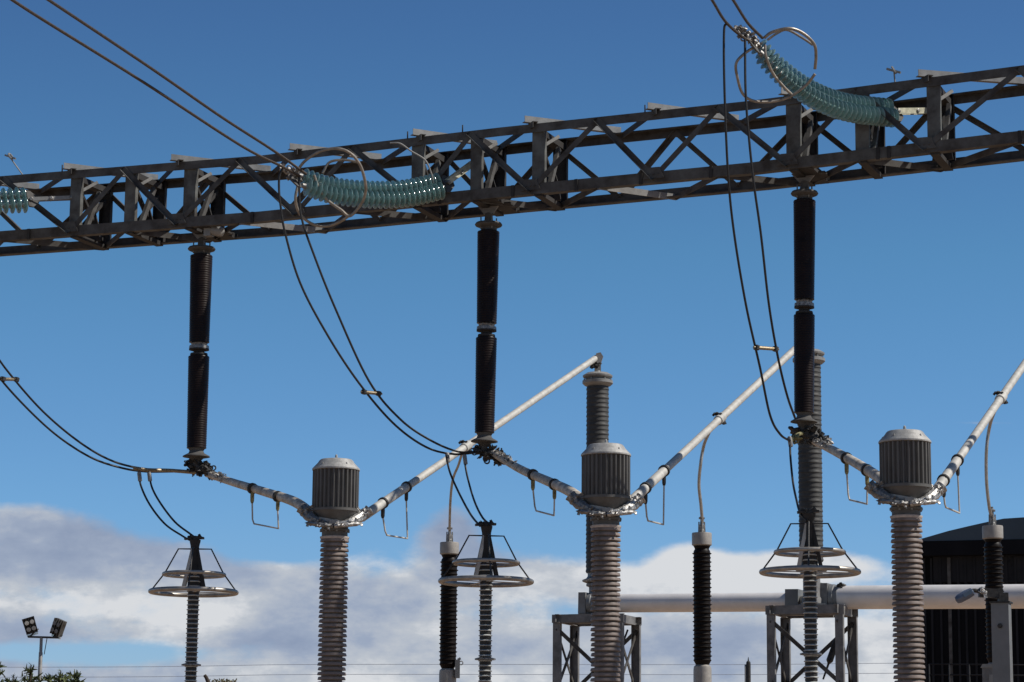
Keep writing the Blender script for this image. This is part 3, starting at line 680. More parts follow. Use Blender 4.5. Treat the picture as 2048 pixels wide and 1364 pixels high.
A2, A2e = P(1262, 1003, D2 + .05), P(1616, 674, DB)
arm(A2, A2e, ((1291, 1328), (1294, 1041), (1327, 1049)), 'pale diagonal tube between the middle drum head and the rightmost hanging insulator', [1440])
A3, A3e = P(1870, 985, D3 + .05), P(2122, 624, DC)
arm(A3, A3e, ((1887, 1915), (1890, 1014), (1919, 1026)), 'pale diagonal tube leaving the picture at the right edge', [2002])
def linktube(pts, st, label, seed, mname='alu_old'):
    global TAX
    t = thing('sloping_pipe', label, 'conductor tube', V(pts[0]), 'stained pipes from the hanging insulators down to the drum heads')
    k = MB(); c = smooth(pts, 6); n = len(c); k.tube(c, [.056 + .026 * min(1, i / n * 1.15) for i in range(n)], 16); k.build('tube', mname, t)
    sx, lo, hi2 = st; TAX = (V(pts[-1]) - V(pts[0])).normalized()
    pa, pb = on_line(V(pts[1]), V(pts[-2]), sx[0]), on_line(V(pts[1]), V(pts[-2]), sx[1])
    stirrup(t, pa, pb, P(lo[0], lo[1], pa.y), P(hi2[0], hi2[1], pb.y), 'alu_old', 'olive', seed)
    k = MB(); lump(k, V(pts[-1]) + V((-.07, -.04, .03)), .14, 26, .075, (1.5, .6, .6), seed, V(pts[-1]) - V(pts[-2])); k.build('terminal_clamp', 'cast', t)
    k = MB(); lump(k, V(pts[0]).lerp(V(pts[1]), .55) + V((0, -.02, .02)), .13, 24, .065, (2.4, .6, .6), seed + 1, V(pts[1]) - V(pts[0])); k.build('clamp', 'cast', t)
linktube([P(415, 948, Dm(403)), P(470, 966, 39.9), P(530, 984, 39.1), P(590, 1004, 38.2), P(628, 1032, 37.5)], ((505, 556), (505, 1047), (557, 1057)), 'stained pipe between the leftmost hanging insulator and drum head', 51)
linktube([P(985, 905, Dm(975)), P(1040, 938, 38.1), P(1090, 960, 37.2), P(1140, 983, 36.3), P(1174, 1010, 35.7)], ((1066, 1109), (1070, 1021), (1108, 1031)), 'stained pipe between the middle hanging insulator and the middle drum head', 61)
linktube([P(1625, 880, Dm(1608)), P(1665, 900, 36.4), P(1710, 925, 35.6), P(1755, 953, 34.8), P(1784, 978, 34.2)], ((1693, 1734), (1697, 999), (1734, 1008)), 'stained pipe between the rightmost hanging insulator and drum head', 71)

# ------------------------------------------------------------ steel stands with tall posts
sA = DA / F_PX
cA = P(1194, 1240, DA); cB = P(1624, 1225, DB)
zst = cA.z
def hb(c, z): return V((c.x, c.y, z))
st = thing('steel_stand', 'left four legged steel stand, behind the middle brown column', 'stand', hb(cA, 0), 'four legged steel stands under the tall grey posts')
AL, BL_ = .60, .52
cn = {}
for i, (su, sv) in enumerate(((-1, -1), (1, -1), (1, 1), (-1, 1))):
    p = hb(cA, 0) + uB * su * AL + nB * sv * BL_; cn[(su, sv)] = p
    k = MB(); k.chan(p + UP * .02, p + UP * (zst - .07), .14, -.10 * sv, -.011 * sv, uB, nB); k.build('leg', 'frame', st)
    k = MB(); k.box(p + UP * .01, .3, .3, .02, (uB, nB, UP)); k.build('foot_plate', 'frame', st)
ring = [(-1, -1), (1, -1), (1, 1), (-1, 1)]
for a, b in zip(ring, ring[1:] + ring[:1]):
    pa, pb = cn[a] + UP * zst, cn[b] + UP * zst; d = (pb - pa).normalized(); sd = V((-d.y, d.x, 0))
    k = MB(); k.chan(pa - d * .09, pb + d * .09, .15, .075, .011, UP, sd); k.build('top_rail', 'frame', st)
    out = -sd
    for j, (zlo, zhi) in enumerate(((zst - 1.25, zst - .18), (zst - 2.5, zst - 1.4), (.6, zst - 2.65))):
        k = MB(); k.bar(cn[a] + UP * zhi + sd * .03, cn[b] + UP * zlo + sd * .03, .02, .07); k.build('brace', 'steel', st)
        if (a, b) in (((-1, -1), (1, -1)), ((1, 1), (-1, 1))) and j == 0: continue
        k = MB(); k.bar(cn[b] + UP * zhi - sd * .0, cn[a] + UP * zlo - sd * .0, .02, .055); k.build('brace', 'steel', st)
    k = MB(); k.bar(pa - UP * 1.33, pb - UP * 1.33, .04, .07); k.build('brace', 'frame', st)
k = MB(); k.box(hb(cA, zst + .085), .9, .55, .02, (uB, nB, UP)); k.bar(hb(cA, zst) - uB * .55, hb(cA, zst) + uB * .55, .2, .13); k.build('deck_plate', 'frame', st)
# operating rod with black sleeve on the right side
pr = cn[(1, 1)]; a = pr + UP * (zst - .15) - uB * .18; b = pr + UP * (zst - 1.15) - uB * .50 - nB * .2
k = MB(); k.tube([a, a.lerp(b, .25), a.lerp(b, .3), a.lerp(b, .68), a.lerp(b, .73), b], [.018, .018, .055, .06, .02, .016], 10); k.build('operating_rod', 'clampdk', st)
def post(c, ztop_, zbot, label, first=None):
    b0 = hb(c, zst + .10)
    t = thing('tall_post_insulator', label, 'insulator', b0, 'tall dark grey ribbed posts behind the drum heads')
    k = MB(); k.box(b0 + UP * .015, .42, .42, .03); k.lathe([(.17, .03), (.17, .12), (.15, .16), (.15, .50), (.20, .52), (.20, .56)], b0); k.build('pedestal', 'frame', t)
    k = MB(); k.lathe([(.16, .56), (.27, .60), (.275, .63), (.20, .66), (.175, .70), (.175, .76)], b0); k.build('base_flange', 'cast', t)
    H = ztop_ - b0.z; z0 = .76
    k = MB(); k.lathe(shedprof(z0, H - .28,   .085, .203, .213, .210, .6, .3), b0, UP, 40); k.build('porcelain', 'greyp', t)
    k = MB(); k.lathe([(.19, H - .28), (.24, H - .26), (.285, H - .22), (.285, H - .17), (.24, H - .155), (.22, H - .13), (.275, H - .10), (.28, H - .07), (.20, H - .02), (.06, H), (.05, H + .02)], b0, UP, 36); k.build('cap_flange', 'steel_lt', t)
    for q in range(6):
        a_ = q * PI / 3; k = MB(); k.bolt(b0 + V((math.cos(a_), math.sin(a_), 0)) * .25 + UP * (H - .165), UP, .016, .03); k.build('bolt', 'steel_lt', t)
    k = MB(); k.bar(b0 + UP * (H - .01), b0 + UP * (H + .27), .06, .12, V((1, 0, 0))); k.prism([(-.07, -.07), (.06, -.09), (.10, .03), (.05, .11), (-.03, .09)], b0 + V((.0, -.09, H + .25)), b0 + V((.0, .09, H + .25)), V((1, 0, 0)), UP); k.build('tube_saddle', 'cap', t)
    k = MB(); lump(k, b0 + V((-.05, -.05, H + .16)), .11, 14, .09, (1, 1, 1), 3); k.build('clamp', 'clampdk', t)
    return t
cA2 = P(1194, 1100, DA)
pst = post(cA, P(1194, 744, DA).z, 0, 'tall ribbed grey post rising behind the middle drum head')
dup(st, hb(cB, 0), 'middle steel stand, under the joint of the big horizontal tubes')
dup(pst, hb(cB, pst.location.z), 'tall ribbed grey post behind the rightmost hanging insulator')
cC = P(2122, 1215, DC)
dup(pst, hb(cC, pst.location.z), 'tall ribbed grey post beyond the right edge')

pc_ = thing('steel_pedestal', 'round steel pedestal beyond the right edge under a tall post', 'pedestal', hb(cC, 0))
k = MB(); k.lathe([(.24, 0), (.24, .03), (.15, .04), (.15, zst + .06), (.22, zst + .07), (.22, zst + .10)], hb(cC, 0), UP, 24); k.build('column', 'frame', pc_)
k = MB(); k.box(hb(cC, .0) + UP * .06 + uB * 0, .5, .5, .12); k.build('foot_plate', 'concrete', pc_)
# ------------------------------------------------------------ big horizontal tubes
def bustube(a, b, r, label, ends):
    t = thing('horizontal_tube', label, 'busbar tube', (a + b) / 2, 'big horizontal aluminium tubes')
    k = MB(); k.tube([a, b], r, 40); k.build('tube', 'bus', t); ax = (b - a).normalized()
    for p in ends:
        k = MB(); k.lathe([(r * .9, -.05), (r * 1.12, -.05), (r * 1.12, .02), (r * 1.04, .03), (r * 1.04, .10), (r * .9, .11)], p, ax, 32); k.build('end_cap', 'post', t)
        k = MB(); sd, u_, _ = frame_of(ax); k.box(p - ax * .13, r * 2.15, r * 2.3, .14, (sd, u_, ax)); k.build('end_clamp', 'frame', t)
        for q in (-1, 1):
            k = MB(); k.box(p - ax * .13 + sd * q * r * .7 - u_ * (r * 1.15 + .05), .06, .10, .16, (sd, u_, ax)); k.build('support_foot', 'frame', t)
    return t
bA = P(1184, 1207, DA - .15); bB = P(1580, 1204, 44.3)
t = bustube(bA, bB, .168, 'big pale horizontal tube behind the slim black column, left of the joint', [bA])
ax = (bB - bA).normalized(); sd, u_, _ = frame_of(ax)
k = MB(); k.box(bB + ax * .10, .46, .42, .24, (sd, u_, ax)); k.build('end_clamp', 'post', t)
bC = P(1668, 1195, 43.5); bD = P(2330, 1191, 41.2)
t = bustube(bC, bD, .205, 'big pale horizontal tube in front of the black building', [bC])
ax = (bD - bC).normalized(); sd, u_, _ = frame_of(ax)
k = MB(); k.box(bC - ax * .22, .46, .50, .05, (sd, u_, ax)); k.tube([bC - ax * .2, bB + ax * .2], .11, 20); k.build('expansion_joint', 'steel_lt', t)
k = MB(); lump(k, bC + V((.12, -.15, .20)), .07, 10, .07, (1, 1, 1), 77); k.build('clamp', 'clampdk', t)

# ------------------------------------------------------------ slim posts with double rings
Dr = 39.5; sr = Dr / F_PX; cr0 = P(387, 1186, Dr); rb = hb(cr0, 0)
def zr(py): return P(389, py, Dr).z
rp = thing('ring_topped_post', 'slim banded post with two rings, leftmost, against the clouds', 'insulator post', rb, 'slim banded posts wearing two aluminium rings')
k = MB(); k.box(rb + UP * .15, .7, .7, .3); k.build('plinth', 'concrete', rp)
k = MB(); k.lathe([(.14, .3), (.14, .34), (.09, .36), (.09, 1.5), (.14, 1.52), (.14, 1.56)], rb, UP, 20); k.build('pedestal', 'frame', rp)
k = MB(); zt = zr(1150); n_ = round((zt - 1.56) / .074); pr = [(.078, 1.56)]
for i in range(n_):
    z = 1.56 + i * .074; pr += [(.078, z + .028), (.100, z + .030), (.103, z + .040), (.086, z + .052), (.078, z + .056)]
k.lathe(pr + [(.078, zt)], rb, UP, 28); k.build('sheds', 'thinp', rp)
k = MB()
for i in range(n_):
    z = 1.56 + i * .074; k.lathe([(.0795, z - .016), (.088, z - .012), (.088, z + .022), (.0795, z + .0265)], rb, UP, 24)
k.lathe([(.0785, 1.56), (.0785, zt)], rb, UP, 24); k.build('shade_core', 'clampdk', rp)  # dark bands put the shade between the sheds into the colour
zf = zr(1330); k = MB(); k.lathe([(.08, zf - .02), (.155, zf - .01), (.155, zf + .01), (.08, zf + .03)], rb, UP, 24); k.build('rain_disc', 'cast', rp)
# tapered terminal body, four plates leaning together
k = MB()
k.prism([(-.115, 0), (.115, 0), (.05, zr(1088) - zr(1180)), (-.05, zr(1088) - zr(1180))], rb + V((0, .05, zr(1180))), rb + V((0, .06, zr(1180))), V((1, 0, 0)), UP)
k.lathe([(.095, zr(1172)), (.085, zr(1140)), (.065, zr(1100)), (.07, zr(1092)), (.085, zr(1084)), (.09, zr(1080)), (.03, zr(1078))], rb, UP, 16); k.build('terminal_body', 'steel_dk', rp)
for sg in (-1, 1):
    for sy in (-1, 1):
        k = MB(); k.bar(rb + V((sg * .035, sy * .04, zr(1098))), rb + V((sg * .155, sy * .09, zr(1175))), .05, .012, V((sg * .2, 1, 0))); k.build('side_plate', 'alu' if sg < 0 else 'steel_dk', rp)  # left plates pale as if sunlit, right ones dark: light put into the colour
for (R_, py, rt) in ((64 * sr, 1149, .030), (90 * sr, 1184, .036)):
    z = zr(py); k = MB(); k.torus(rb + UP * z, R_ - rt, rt, UP, 72, 14); k.build('ring', 'alu_ring', rp)
    for q in range(2):
        a_ = q * PI / 2 + .25; d = V((math.cos(a_), math.sin(a_), 0)); k = MB(); k.bar(rb + UP * z - d * (R_ - rt), rb + UP * z + d * (R_ - rt), .05, .014); k.build('ring_spoke', 'alu', rp)
for q in range(4):
    a_ = q * PI / 2; d = V((math.cos(a_), math.sin(a_), 0))
    k = MB(); k.tube([rb + UP * zr(1098) + d * .04, rb + UP * zr(1098) + d * .26, rb + UP * zr(1146) + d * .46, rb + UP * zr(1180) + d * .66], .0115, 8); k.build('stay_rod', 'clampdk', rp)
k = MB(); 
k.bar(rb + V((-.17, 0, zr(1078))), rb + V((.14, 0, zr(1076))), .10, .03); lump(k, rb + V((0, 0, zr(1074))), .10, 14, .06, (1.3, .6, .4), 80); k.build('top_terminal', 'clampdk', rp)
zc = zr(1184)
Dq2 = Dz(972, 1163, zc); Dq3 = Dz(1620, 1144, zc)
r2 = P(972, 1163, Dq2); r3 = P(1620, 1144, Dq3)
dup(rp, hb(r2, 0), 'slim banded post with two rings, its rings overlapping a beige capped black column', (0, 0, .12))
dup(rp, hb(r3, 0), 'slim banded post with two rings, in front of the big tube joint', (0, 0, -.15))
# droppers to them
gd = 'short dark droppers to the ring topped posts'
cable('dropper_cable', [P(278, 944, 40.4), P(282, 972, 40.35), P(300, 1010, 40.2), P(330, 1048, 39.9), P(365, 1072, 39.6), P(379, 1080, 39.5)], .0165, 'cable_dk', 'left dropper cable curving down to the leftmost ring topped post', 'cable', gd)
cable('dropper_cable', [P(298, 944, 40.5), P(304, 975, 40.4), P(322, 1008, 40.2), P(350, 1044, 39.9), P(378, 1066, 39.6), P(392, 1076, 39.5)], .0165, 'cable_dk', 'right dropper cable curving down to the leftmost ring topped post', 'cable', gd)
cable('dropper_cable', [P(892, 908, 38.75), P(900, 945, 38.6), P(920, 990, 38.2), P(942, 1030, 37.5), P(960, 1052, 36.9)], .0165, 'cable_dk', 'left dropper cable to the middle ring topped post', 'cable', gd)
cable('dropper_cable', [P(928, 912, 38.8), P(934, 950, 38.6), P(948, 1000, 38), P(965, 1035, 37.3), P(982, 1050, 36.9)], .0165, 'cable_dk', 'right dropper cable to the middle ring topped post', 'cable', gd)
cable('dropper_cable', [P(1580, 884, 36.5), P(1581, 915, 36.4), P(1586, 965, 36), P(1593, 1000, 35.5), P(1600, 1025, 35.1), P(1614, 1042, 34.9)], .0165, 'cable_dk', 'dropper cable beside the tall grey post, right', 'cable', gd)
for (px, py, D, lb) in ((279, 952, 40.38, 'left bright lug on the sleeve near the leftmost hanging insulator'), (299, 952, 40.45, 'right bright lug on the sleeve near the leftmost hanging insulator'),
                        (895, 914, 38.75, 'left lug where droppers leave the middle cables'), (930, 918, 38.75, 'right lug where droppers leave the middle cables'), (1580, 882, 36.5, 'lug where the right dropper starts')):
    k = MB(); c = P(px, py, D); k.lathe([(.022, -.09), (.034, -.08), (.034, .05), (.022, .07)], c, V((-.15, 0, 1)), 10); k.bolt(c - V((0, .03, 0)), V((0, -1, 0)), .014, .02); tag(k.build('cable_lug', 'steel_lt'), lb, 'cable lug')
k = MB(); c = P(1590, 876, 36.6); k.tube([P(1580, 884, 36.5), P(1588, 874, 36.6), P(1598, 868, 36.8), P(1606, 866, 37)], .03, 10); lump(k, c, .08, 8, .07, (1, 1, 1), 5); tag(k.build('cable_clamp', 'olive'), 'mossy clamp joining the right jumper to the insulator foot', 'clamp')

# ------------------------------------------------------------ slim black columns with beige caps
Da = 40.2; ca = P(1405, 1364, Da); sa = Da / F_PX; ab0 = hb(ca, 0)
def za(py): return P(1405, py, Da).z
sa_ = thing('surge_arrester', 'slim black column with a beige cap standing alone before the big tube', 'surge arrester', ab0, 'slim black columns with beige caps')
k = MB(); k.box(ab0 + UP * .15, .8, .8, .3); k.build('plinth', 'concrete', sa_)
k = MB(); k.lathe([(.24, .3), (.24, .33), (19 * sa, .35), (18 * sa, za(1340)), (17 * sa, za(1333)), (12 * sa, za(1329))], ab0, UP, 32); k.build('base', 'cap', sa_)
zb_ = za(1330); zt_ = za(1098)
pr = [(13 * sa, zb_)]; n = 26
for i in range(n):
    z = zb_ + .05 + (zt_ - zb_ - .08) * i / n; p = (zt_ - zb_ - .08) / n; Ro = (19.6 if i % 2 else 18.2) * sa
    pr += [(16.6 * sa, z + p * .1), (Ro, z + p * .36), (Ro, z + p * .40), (16.8 * sa, z + p * .56), (16.6 * sa, z + p * .9)]
pr.append((14 * sa, zt_)); pr.append((17 * sa, za(1092)))
k = MB(); k.lathe(pr, ab0, UP, 32); k.build('shed_column', 'blackp', sa_)
k = MB(); k.lathe([(17 * sa, za(1092)), (20 * sa, za(1090)), (20 * sa, za(1068)), (19.4 * sa, za(1066)), (4 * sa, za(1065))], ab0, UP, 8 if False else 32); k.build('cap', 'cap', sa_)
k = MB(); z = za(1066); k.lathe([(.05, z), (.055, z + .04), (.045, z + .05), (.045, z + .13), (.03, z + .14), (.022, z + .22), (.05, z + .225), (.05, z + .25), (.018, z + .27), (.018, z + .30)], ab0, UP, 10, False)
for q in range(4):
    a_ = q * PI / 2; k.tube([ab0 + V((math.cos(a_) * .05, math.sin(a_) * .05, z)), ab0 + V((math.cos(a_) * .045, math.sin(a_) * .045, z + .18))], .012, 6)
k.build('terminal', 'cast', sa_)
zcap = za(1066)
Da1 = Dz(899, 1085, zcap); Da3 = Dz(1985, 1052, zcap); q1 = P(899, 1085, Da1); q3 = P(1985, 1052, Da3)
dup(sa_, hb(q1, 0), 'slim black column with a beige cap behind the middle double rings')
dup(sa_, hb(q3, 0), 'slim black column with a beige cap in front of the black building')
gL = 'pale leads from the diagonal tubes down to the beige caps'
w = on_line(A1, A1e, 925); cable('lead_conductor', [w - UP * .04, P(917, 930, 41.0), P(906, 958, 41.3), P(901, 1000, 41.6), P(899, 1062, Da1)], .022, 'cable_lt', 'thin lead from the left diagonal tube to the beige cap behind the double rings', 'cable', gL)
w = on_line(A2, A2e, 1420); cable('lead_conductor', [w - UP * .04, P(1408, 890, 39.8), P(1401, 930, 39.9), P(1398, 970, 40), P(1402, 1010, 40.1), P(1405, 1046, Da)], .026, 'cable_lt', 'thin curved lead from the middle diagonal tube to the lone beige cap', 'cable', gL)
w = on_line(A3, A3e, 1992); cable('lead_conductor', [w - UP * .04, P(1980, 850, 38.3), P(1973, 900, 38.4), P(1973, 960, 38.5), P(1978, 1010, 38.6), P(1983, 1034, Da3)], .026, 'cable_lt', 'thin curved lead from the right diagonal tube to the cap before the building', 'cable', gL)
# small box on the first arrester
k = MB(); c = P(915, 1338, Da1 - .1); k.box(c, .08, .12, .30); k.tube([c + V((.0, 0, .15)), c + V((.05, 0, .18))], .02, 8); k.torus(c + V((.06, -.02, .10)), .03, .01, V((0, 1, 0)), 12, 6); o = tag(k.build('counter_box', 'post'), 'little grey counter box at the foot of the left slim black column', 'box')

# ------------------------------------------------------------ square post with a lamp at the right
Dp = 33.0; pc = P(2006, 1364, Dp); pt = P(2000, 1207, Dp); pb0 = hb(pc, 0); h = pt.z
lp = thing('lamp_post', 'grey square post carrying a tilted lamp at the lower right', 'lamp post', pb0)
azr = (uB, nB, UP)
k = MB(); k.box(pb0 + UP * .15, .6, .6, .3); k.build('plinth', 'concrete', lp)
k = MB(); k.prism([(-.115, -.10), (.115, -.10), (.115, .10), (-.115, .10)], pb0 + UP * .3, pb0 + UP * h, azr[0], azr[1]); k.build('post', 'post', lp)
k = MB(); k.box(pb0 + UP * (h + .012), .27, .24, .022, azr); k.build('top_plate', 'clampdk', lp); k = MB(); k.bolt(pb0 - azr[1] * .101 + UP * (h - .30), -azr[1], .035, .02); k.build('bolt', 'clampdk', lp)
k = MB(); k.bar(P(2005, 1188, Dp), P(1958, 1185, Dp), .10, .12); k.bar(pb0 + V((.03, 0, h)), pb0 + V((.03, 0, h + .14)), .12, .12, V((1, 0, 0)))
k.tube(smooth([P(1968, 1186, Dp), P(1950, 1181, Dp), P(1936, 1184, Dp)], 4), .028, 10); k.build('arm', 'clampdk', lp)
k = MB(); lump(k, P(1968, 1184, Dp - .05), .05, 10, .07, (1, 1, 1.2), 90); k.build('clamp', 'foil', lp)
k = MB(); a, b = P(1947, 1182, Dp), P(1914, 1200, Dp); d = (b - a).normalized(); k.lathe([(.02, 0), (.055, .02), (.065, .10), (.06, .22), (.045, .26), (.01, .27)], a, d, 16); k.build('lamp_head', 'lampglass', lp)
k = MB(); c = (a + b) / 2; k.box(c + V((.02, -.06, .02)), .12, .02, .05, (d, V((0, 1, 0)), d.cross(V((0, 1, 0))))); k.build('lamp_window', 'lampglass', lp)
# grey cabinet at the very bottom
k = MB(); c = P(1986, 1345, 36.0); cz = P(1986, 1336, 36).z
cab = thing('steel_cabinet', 'small grey steel cabinet at the bottom edge, left of the square lamp post', 'cabinet', hb(c, 0))
k.box(hb(c, cz / 2), .26, .26, cz, azr); k.build('housing', 'frame', cab)
k = MB(); k.prism([(-.15, 0), (.15, 0), (.12, .05), (-.12, .05)], hb(c, cz) - azr[1] * .15, hb(c, cz) + azr[1] * .15, azr[0], UP); k.build('lid', 'steel_lt', cab)
k = MB(); k.box(hb(c, cz - .4) - azr[1] * .14 + azr[0] * .04, .14, .02, .6, azr); k.build('door', 'steel_lt', cab)

# ------------------------------------------------------------ floodlight mast, left
Dl = 90.0; lb_ = P(79, 1364, Dl); fl = thing('floodlight_mast', 'slim mast with two tilted square floodlights above the conifers', 'floodlight', hb(lb_, 0))
zt2 = P(83, 1275, Dl).z; sl = Dl / F_PX
k = MB(); k.tube([hb(lb_, 0), hb(lb_, zt2 * .6), hb(lb_, zt2 * .6 + .01), hb(lb_, P(83, 1305, Dl).z), hb(lb_, P(83, 1304, Dl).z), hb(lb_, zt2)], [.09, .085, .075, .07, .058, .055], 12); k.build('mast', 'steel_lt', fl)
b0 = hb(lb_, zt2); k = MB(); k.bar(b0 - V((.48, 0, -.02)), b0 + V((.62, 0, .0)), .08, .07); k.build('crossarm', 'clampdk', fl)
k = MB(); k.tube([b0 + V((.2, .03, 0)), b0 + V((.12, .03, -.6))], .015, 6); k.build('cable', 'cable_dk', fl)
for (px, py, rz, tilt, mb_, lean) in ((60, 1251, .25, .55, 'lampbody', -.30), (118, 1255, -.5, .6, 'steel', .32)):
    c = P(px, py, Dl); X = V((math.cos(rz), math.sin(rz), 0)); Zl = (V((lean, -tilt * .3, 1))).normalized(); X = (X - Zl * X.dot(Zl)).normalized(); Yl = Zl.cross(X)
    k = MB(); k.prism([(-.20, -.29), (.20, -.29), (.22, .29), (-.22, .29)], c - Yl * .07, c + Yl * .07, X, Zl)
    for q in range(5): k.box(c + X * (-.20 + q * .10) - Yl * .11, .02, .09, .58, (X, Yl, Zl))
    hd = k.build('floodlight_head', mb_, fl)
    k = MB(); k.prism([(-.18, -.26), (.18, -.26), (.18, .26), (-.18, .26)], c + Yl * .072, c + Yl * .08, X, Zl); k.build('glass', 'reflector', hd)
    for q in range(4):
        k = MB(); cc_ = c - Yl * .165 + X * ((q % 2) * .19 - .095) + Zl * ((q // 2) * .24 - .12); k.lathe([(.02, 0), (.05, .01), (.07, .045), (.078, .05)], cc_, -Yl, 12); k.build('lamp_cell', 'reflector' if q > 1 and px < 83 else 'frame', hd)
    k = MB(); k.bar(c - Zl * .34 - X * .2, c - Zl * .34 + X * .2, .05, .07); k.build('lamp_visor', 'reflector', hd)
    k = MB(); q0 = b0 + V((math.copysign(.42, px - 83), 0, .02)); k.tube([q0, c - Zl * .30 - X * .05 * math.copysign(1, px - 83)], .03, 8); k.tube([q0, c - Zl * .2 + X * .26], .02, 8); k.build('bracket', 'clampdk', fl)

# ------------------------------------------------------------ hall, right background
Dh = 95.0
ha = .30; HU, HN = V((math.cos(ha), -math.sin(ha), 0)), V((math.sin(ha), math.cos(ha), 0))
HC = P(1822, 1364, Dh); HC = V((HC.x, HC.y, 0))
def Hs(px, py=1100):
    "distance along the facade and height seen at this pixel"
    kx = P(px, py, 1).x; s_ = (kx * HC.y - HC.x) / (math.cos(ha) + kx * math.sin(ha)); p = HC + HU * s_
    return s_, P(px, py, p.y).z
sE, ze = Hs(1900, 1084); LEN = 46.0; depth = 40.0; ze = Hs(1860, 1085)[1]
hall = thing('industrial_hall', 'big black clad hall with a shallow curved blue grey roof, lower right', 'building', HC)
HAX = (HU, HN, UP)
def hbx(k, s0, s1, z0, z1, off=0.0, th=.1): k.box(HC + HU * (s0 + s1) / 2 + HN * (off) + UP * (z0 + z1) / 2, abs(s1 - s0), th, z1 - z0, HAX)
k = MB(); k.box(HC + HU * LEN / 2 + HN * depth / 2 + UP * ze / 2, LEN, depth, ze, HAX); k.build('wall', 'wall', hall)
arc = [(1822, 1085), (1850, 1079), (1900, 1064.5), (1940, 1055), (1980, 1046), (2010, 1040), (2048, 1037.5)]
pts = [Hs(a, b) for a, b in arc]; pts += [(pts[-1][0] + 2, pts[-1][1] + .05), (pts[-1][0] + 4.5, pts[-1][1] + .1)]
full = pts + [(LEN - (x - pts[0][0]), z) for x, z in reversed(pts)]
k = MB(); n = len(full); vs = []
for off in (-.5, depth + .5): vs += [HC + HU * x + HN * off + UP * max(z, ze + .03) for x, z in full]
for off in (-.5, depth + .5): vs += [HC + HU * full[0][0] + HN * off + UP * (ze + .003), HC + HU * full[-1][0] + HN * off + UP * (ze + .003)]
fs = [(i, i + 1, n + i + 1, n + i) for i in range(n - 1)] + [tuple([2 * n] + list(range(n)) + [2 * n + 1]), tuple([2 * n + 2] + list(range(n, 2 * n)) + [2 * n + 3]), (2 * n, 2 * n + 1, 2 * n + 3, 2 * n + 2), (0, n, 2 * n + 2, 2 * n), (n - 1, 2 * n - 1, 2 * n + 3, 2 * n + 1)]
k.add(vs, fs); k.build('roof', 'roof', hall)
k = MB(); hbx(k, -.3, LEN + .3, ze - .55, ze - .02, -.28, .52); k.build('eave', 'wall', hall)
for px in (1848, 1862, 1880, 1915, 1930, 1948, 1990, 2012, 2030, 2046, 2072):
    x = Hs(px)[0]; k = MB(); hbx(k, x - .04, x + .04, .0, ze - .6, -.05, .08); k.build('wall_rib', 'trim', hall)
x = Hs(1898)[0]; k = MB(); hbx(k, x - .06, x + .06, 0, ze - .6, -.12, .12); k.build('downpipe', 'steel', hall)
x = Hs(1976)[0]; k = MB(); hbx(k, x - .07, x + .07, 0, ze - .6, -.13, .12); k.build('downpipe', 'rust', hall)
for px in (1866, 1945, 2010, 2060):
    x = Hs(px)[0]; k = MB(); hbx(k, x, x + 1.6, Hs(px, 1165)[1], Hs(px, 1112)[1], -.03, .06); k.build('window_panel', 'trim', hall)
# railing in front of the hall
Dg = 80.0; ra = thing('yard_railing', 'thin dark railing in front of the black hall', 'railing', V((P(1960, 1364, Dg).x, Dg, 0)))
x0, x1 = P(1858, 1330, Dg).x, P(2300, 1330, Dg).x
for py in (1329, 1350, 1372):
    z = P(1950, py, Dg).z; k = MB(); k.tube([V((x0, Dg, z)), V((x1, Dg, z))], .025, 6); k.build('rail', 'trim', ra)
for i in range(12):
    x = x0 + (x1 - x0) * i / 11; k = MB(); k.tube([V((x, Dg, 0)), V((x, Dg, P(1950, 1329, Dg).z))], .03, 6); k.build('post', 'trim', ra)

# ------------------------------------------------------------ far wires and poles
Dw = 150.0
for i, (py, lbl) in enumerate(((1329, 'upper of the two thin far wires crossing low behind everything'), (1349, 'lower of the two thin far wires crossing low behind everything'))):
    k = MB(); pts = [P(x, py + (5 if x < 600 else 0) - (3 if x > 1500 else 0), Dw) for x in (-900, 200, 600, 1100, 1500, 1900, 3000)]
    k.tube(smooth(pts, 6), .016, 5); tag(k.build('far_wire', 'wire'), lbl, 'wire', 'thin far wires low on the horizon')
for x in (-900, 3000):
    a = P(x, 1329, Dw); k = MB(); k.tube([hb(a, 0), hb(a, a.z + .3)], [.16, .11], 10); k.bar(hb(a, a.z) - V((.6, 0, 0)), hb(a, a.z) + V((.6, 0, 0)), .1, .12); k.bar(hb(a, P(x, 1349, Dw).z) - V((.6, 0, 0)), hb(a, P(x, 1349, Dw).z) + V((.6, 0, 0)), .1, .12); tag(k.build('utility_pole', 'bark'), 'wooden pole far out %s holding the thin wires' % ('left' if x < 0 else 'right'), 'pole')
Dv = 60.0; pv = P(1497, 1364, Dv); vb = hb(pv, 0); zv = P(1497, 1324, Dv).z
vp = thing('vent_pole', 'short black pipe top with a spike, beside the left legs of the middle stand', 'pole', vb)
k = MB(); k.tube([vb, hb(pv, zv - .05), hb(pv, zv), hb(pv, zv + .03)], [.06, .055, .05, .02], 12); k.build('pipe', 'clampdk', vp)
k = MB(); k.lathe([(.018, zv + .02), (.012, zv + .08), (.004, zv + .12)], vb, UP, 8); k.build('spike', 'clampdk', vp)
k = MB(); k.tube([vb + V((-.07, .0, 0)), vb + V((-.07, 0, zv - .06))], .022, 8); k.build('side_conduit', 'steel_lt', vp)

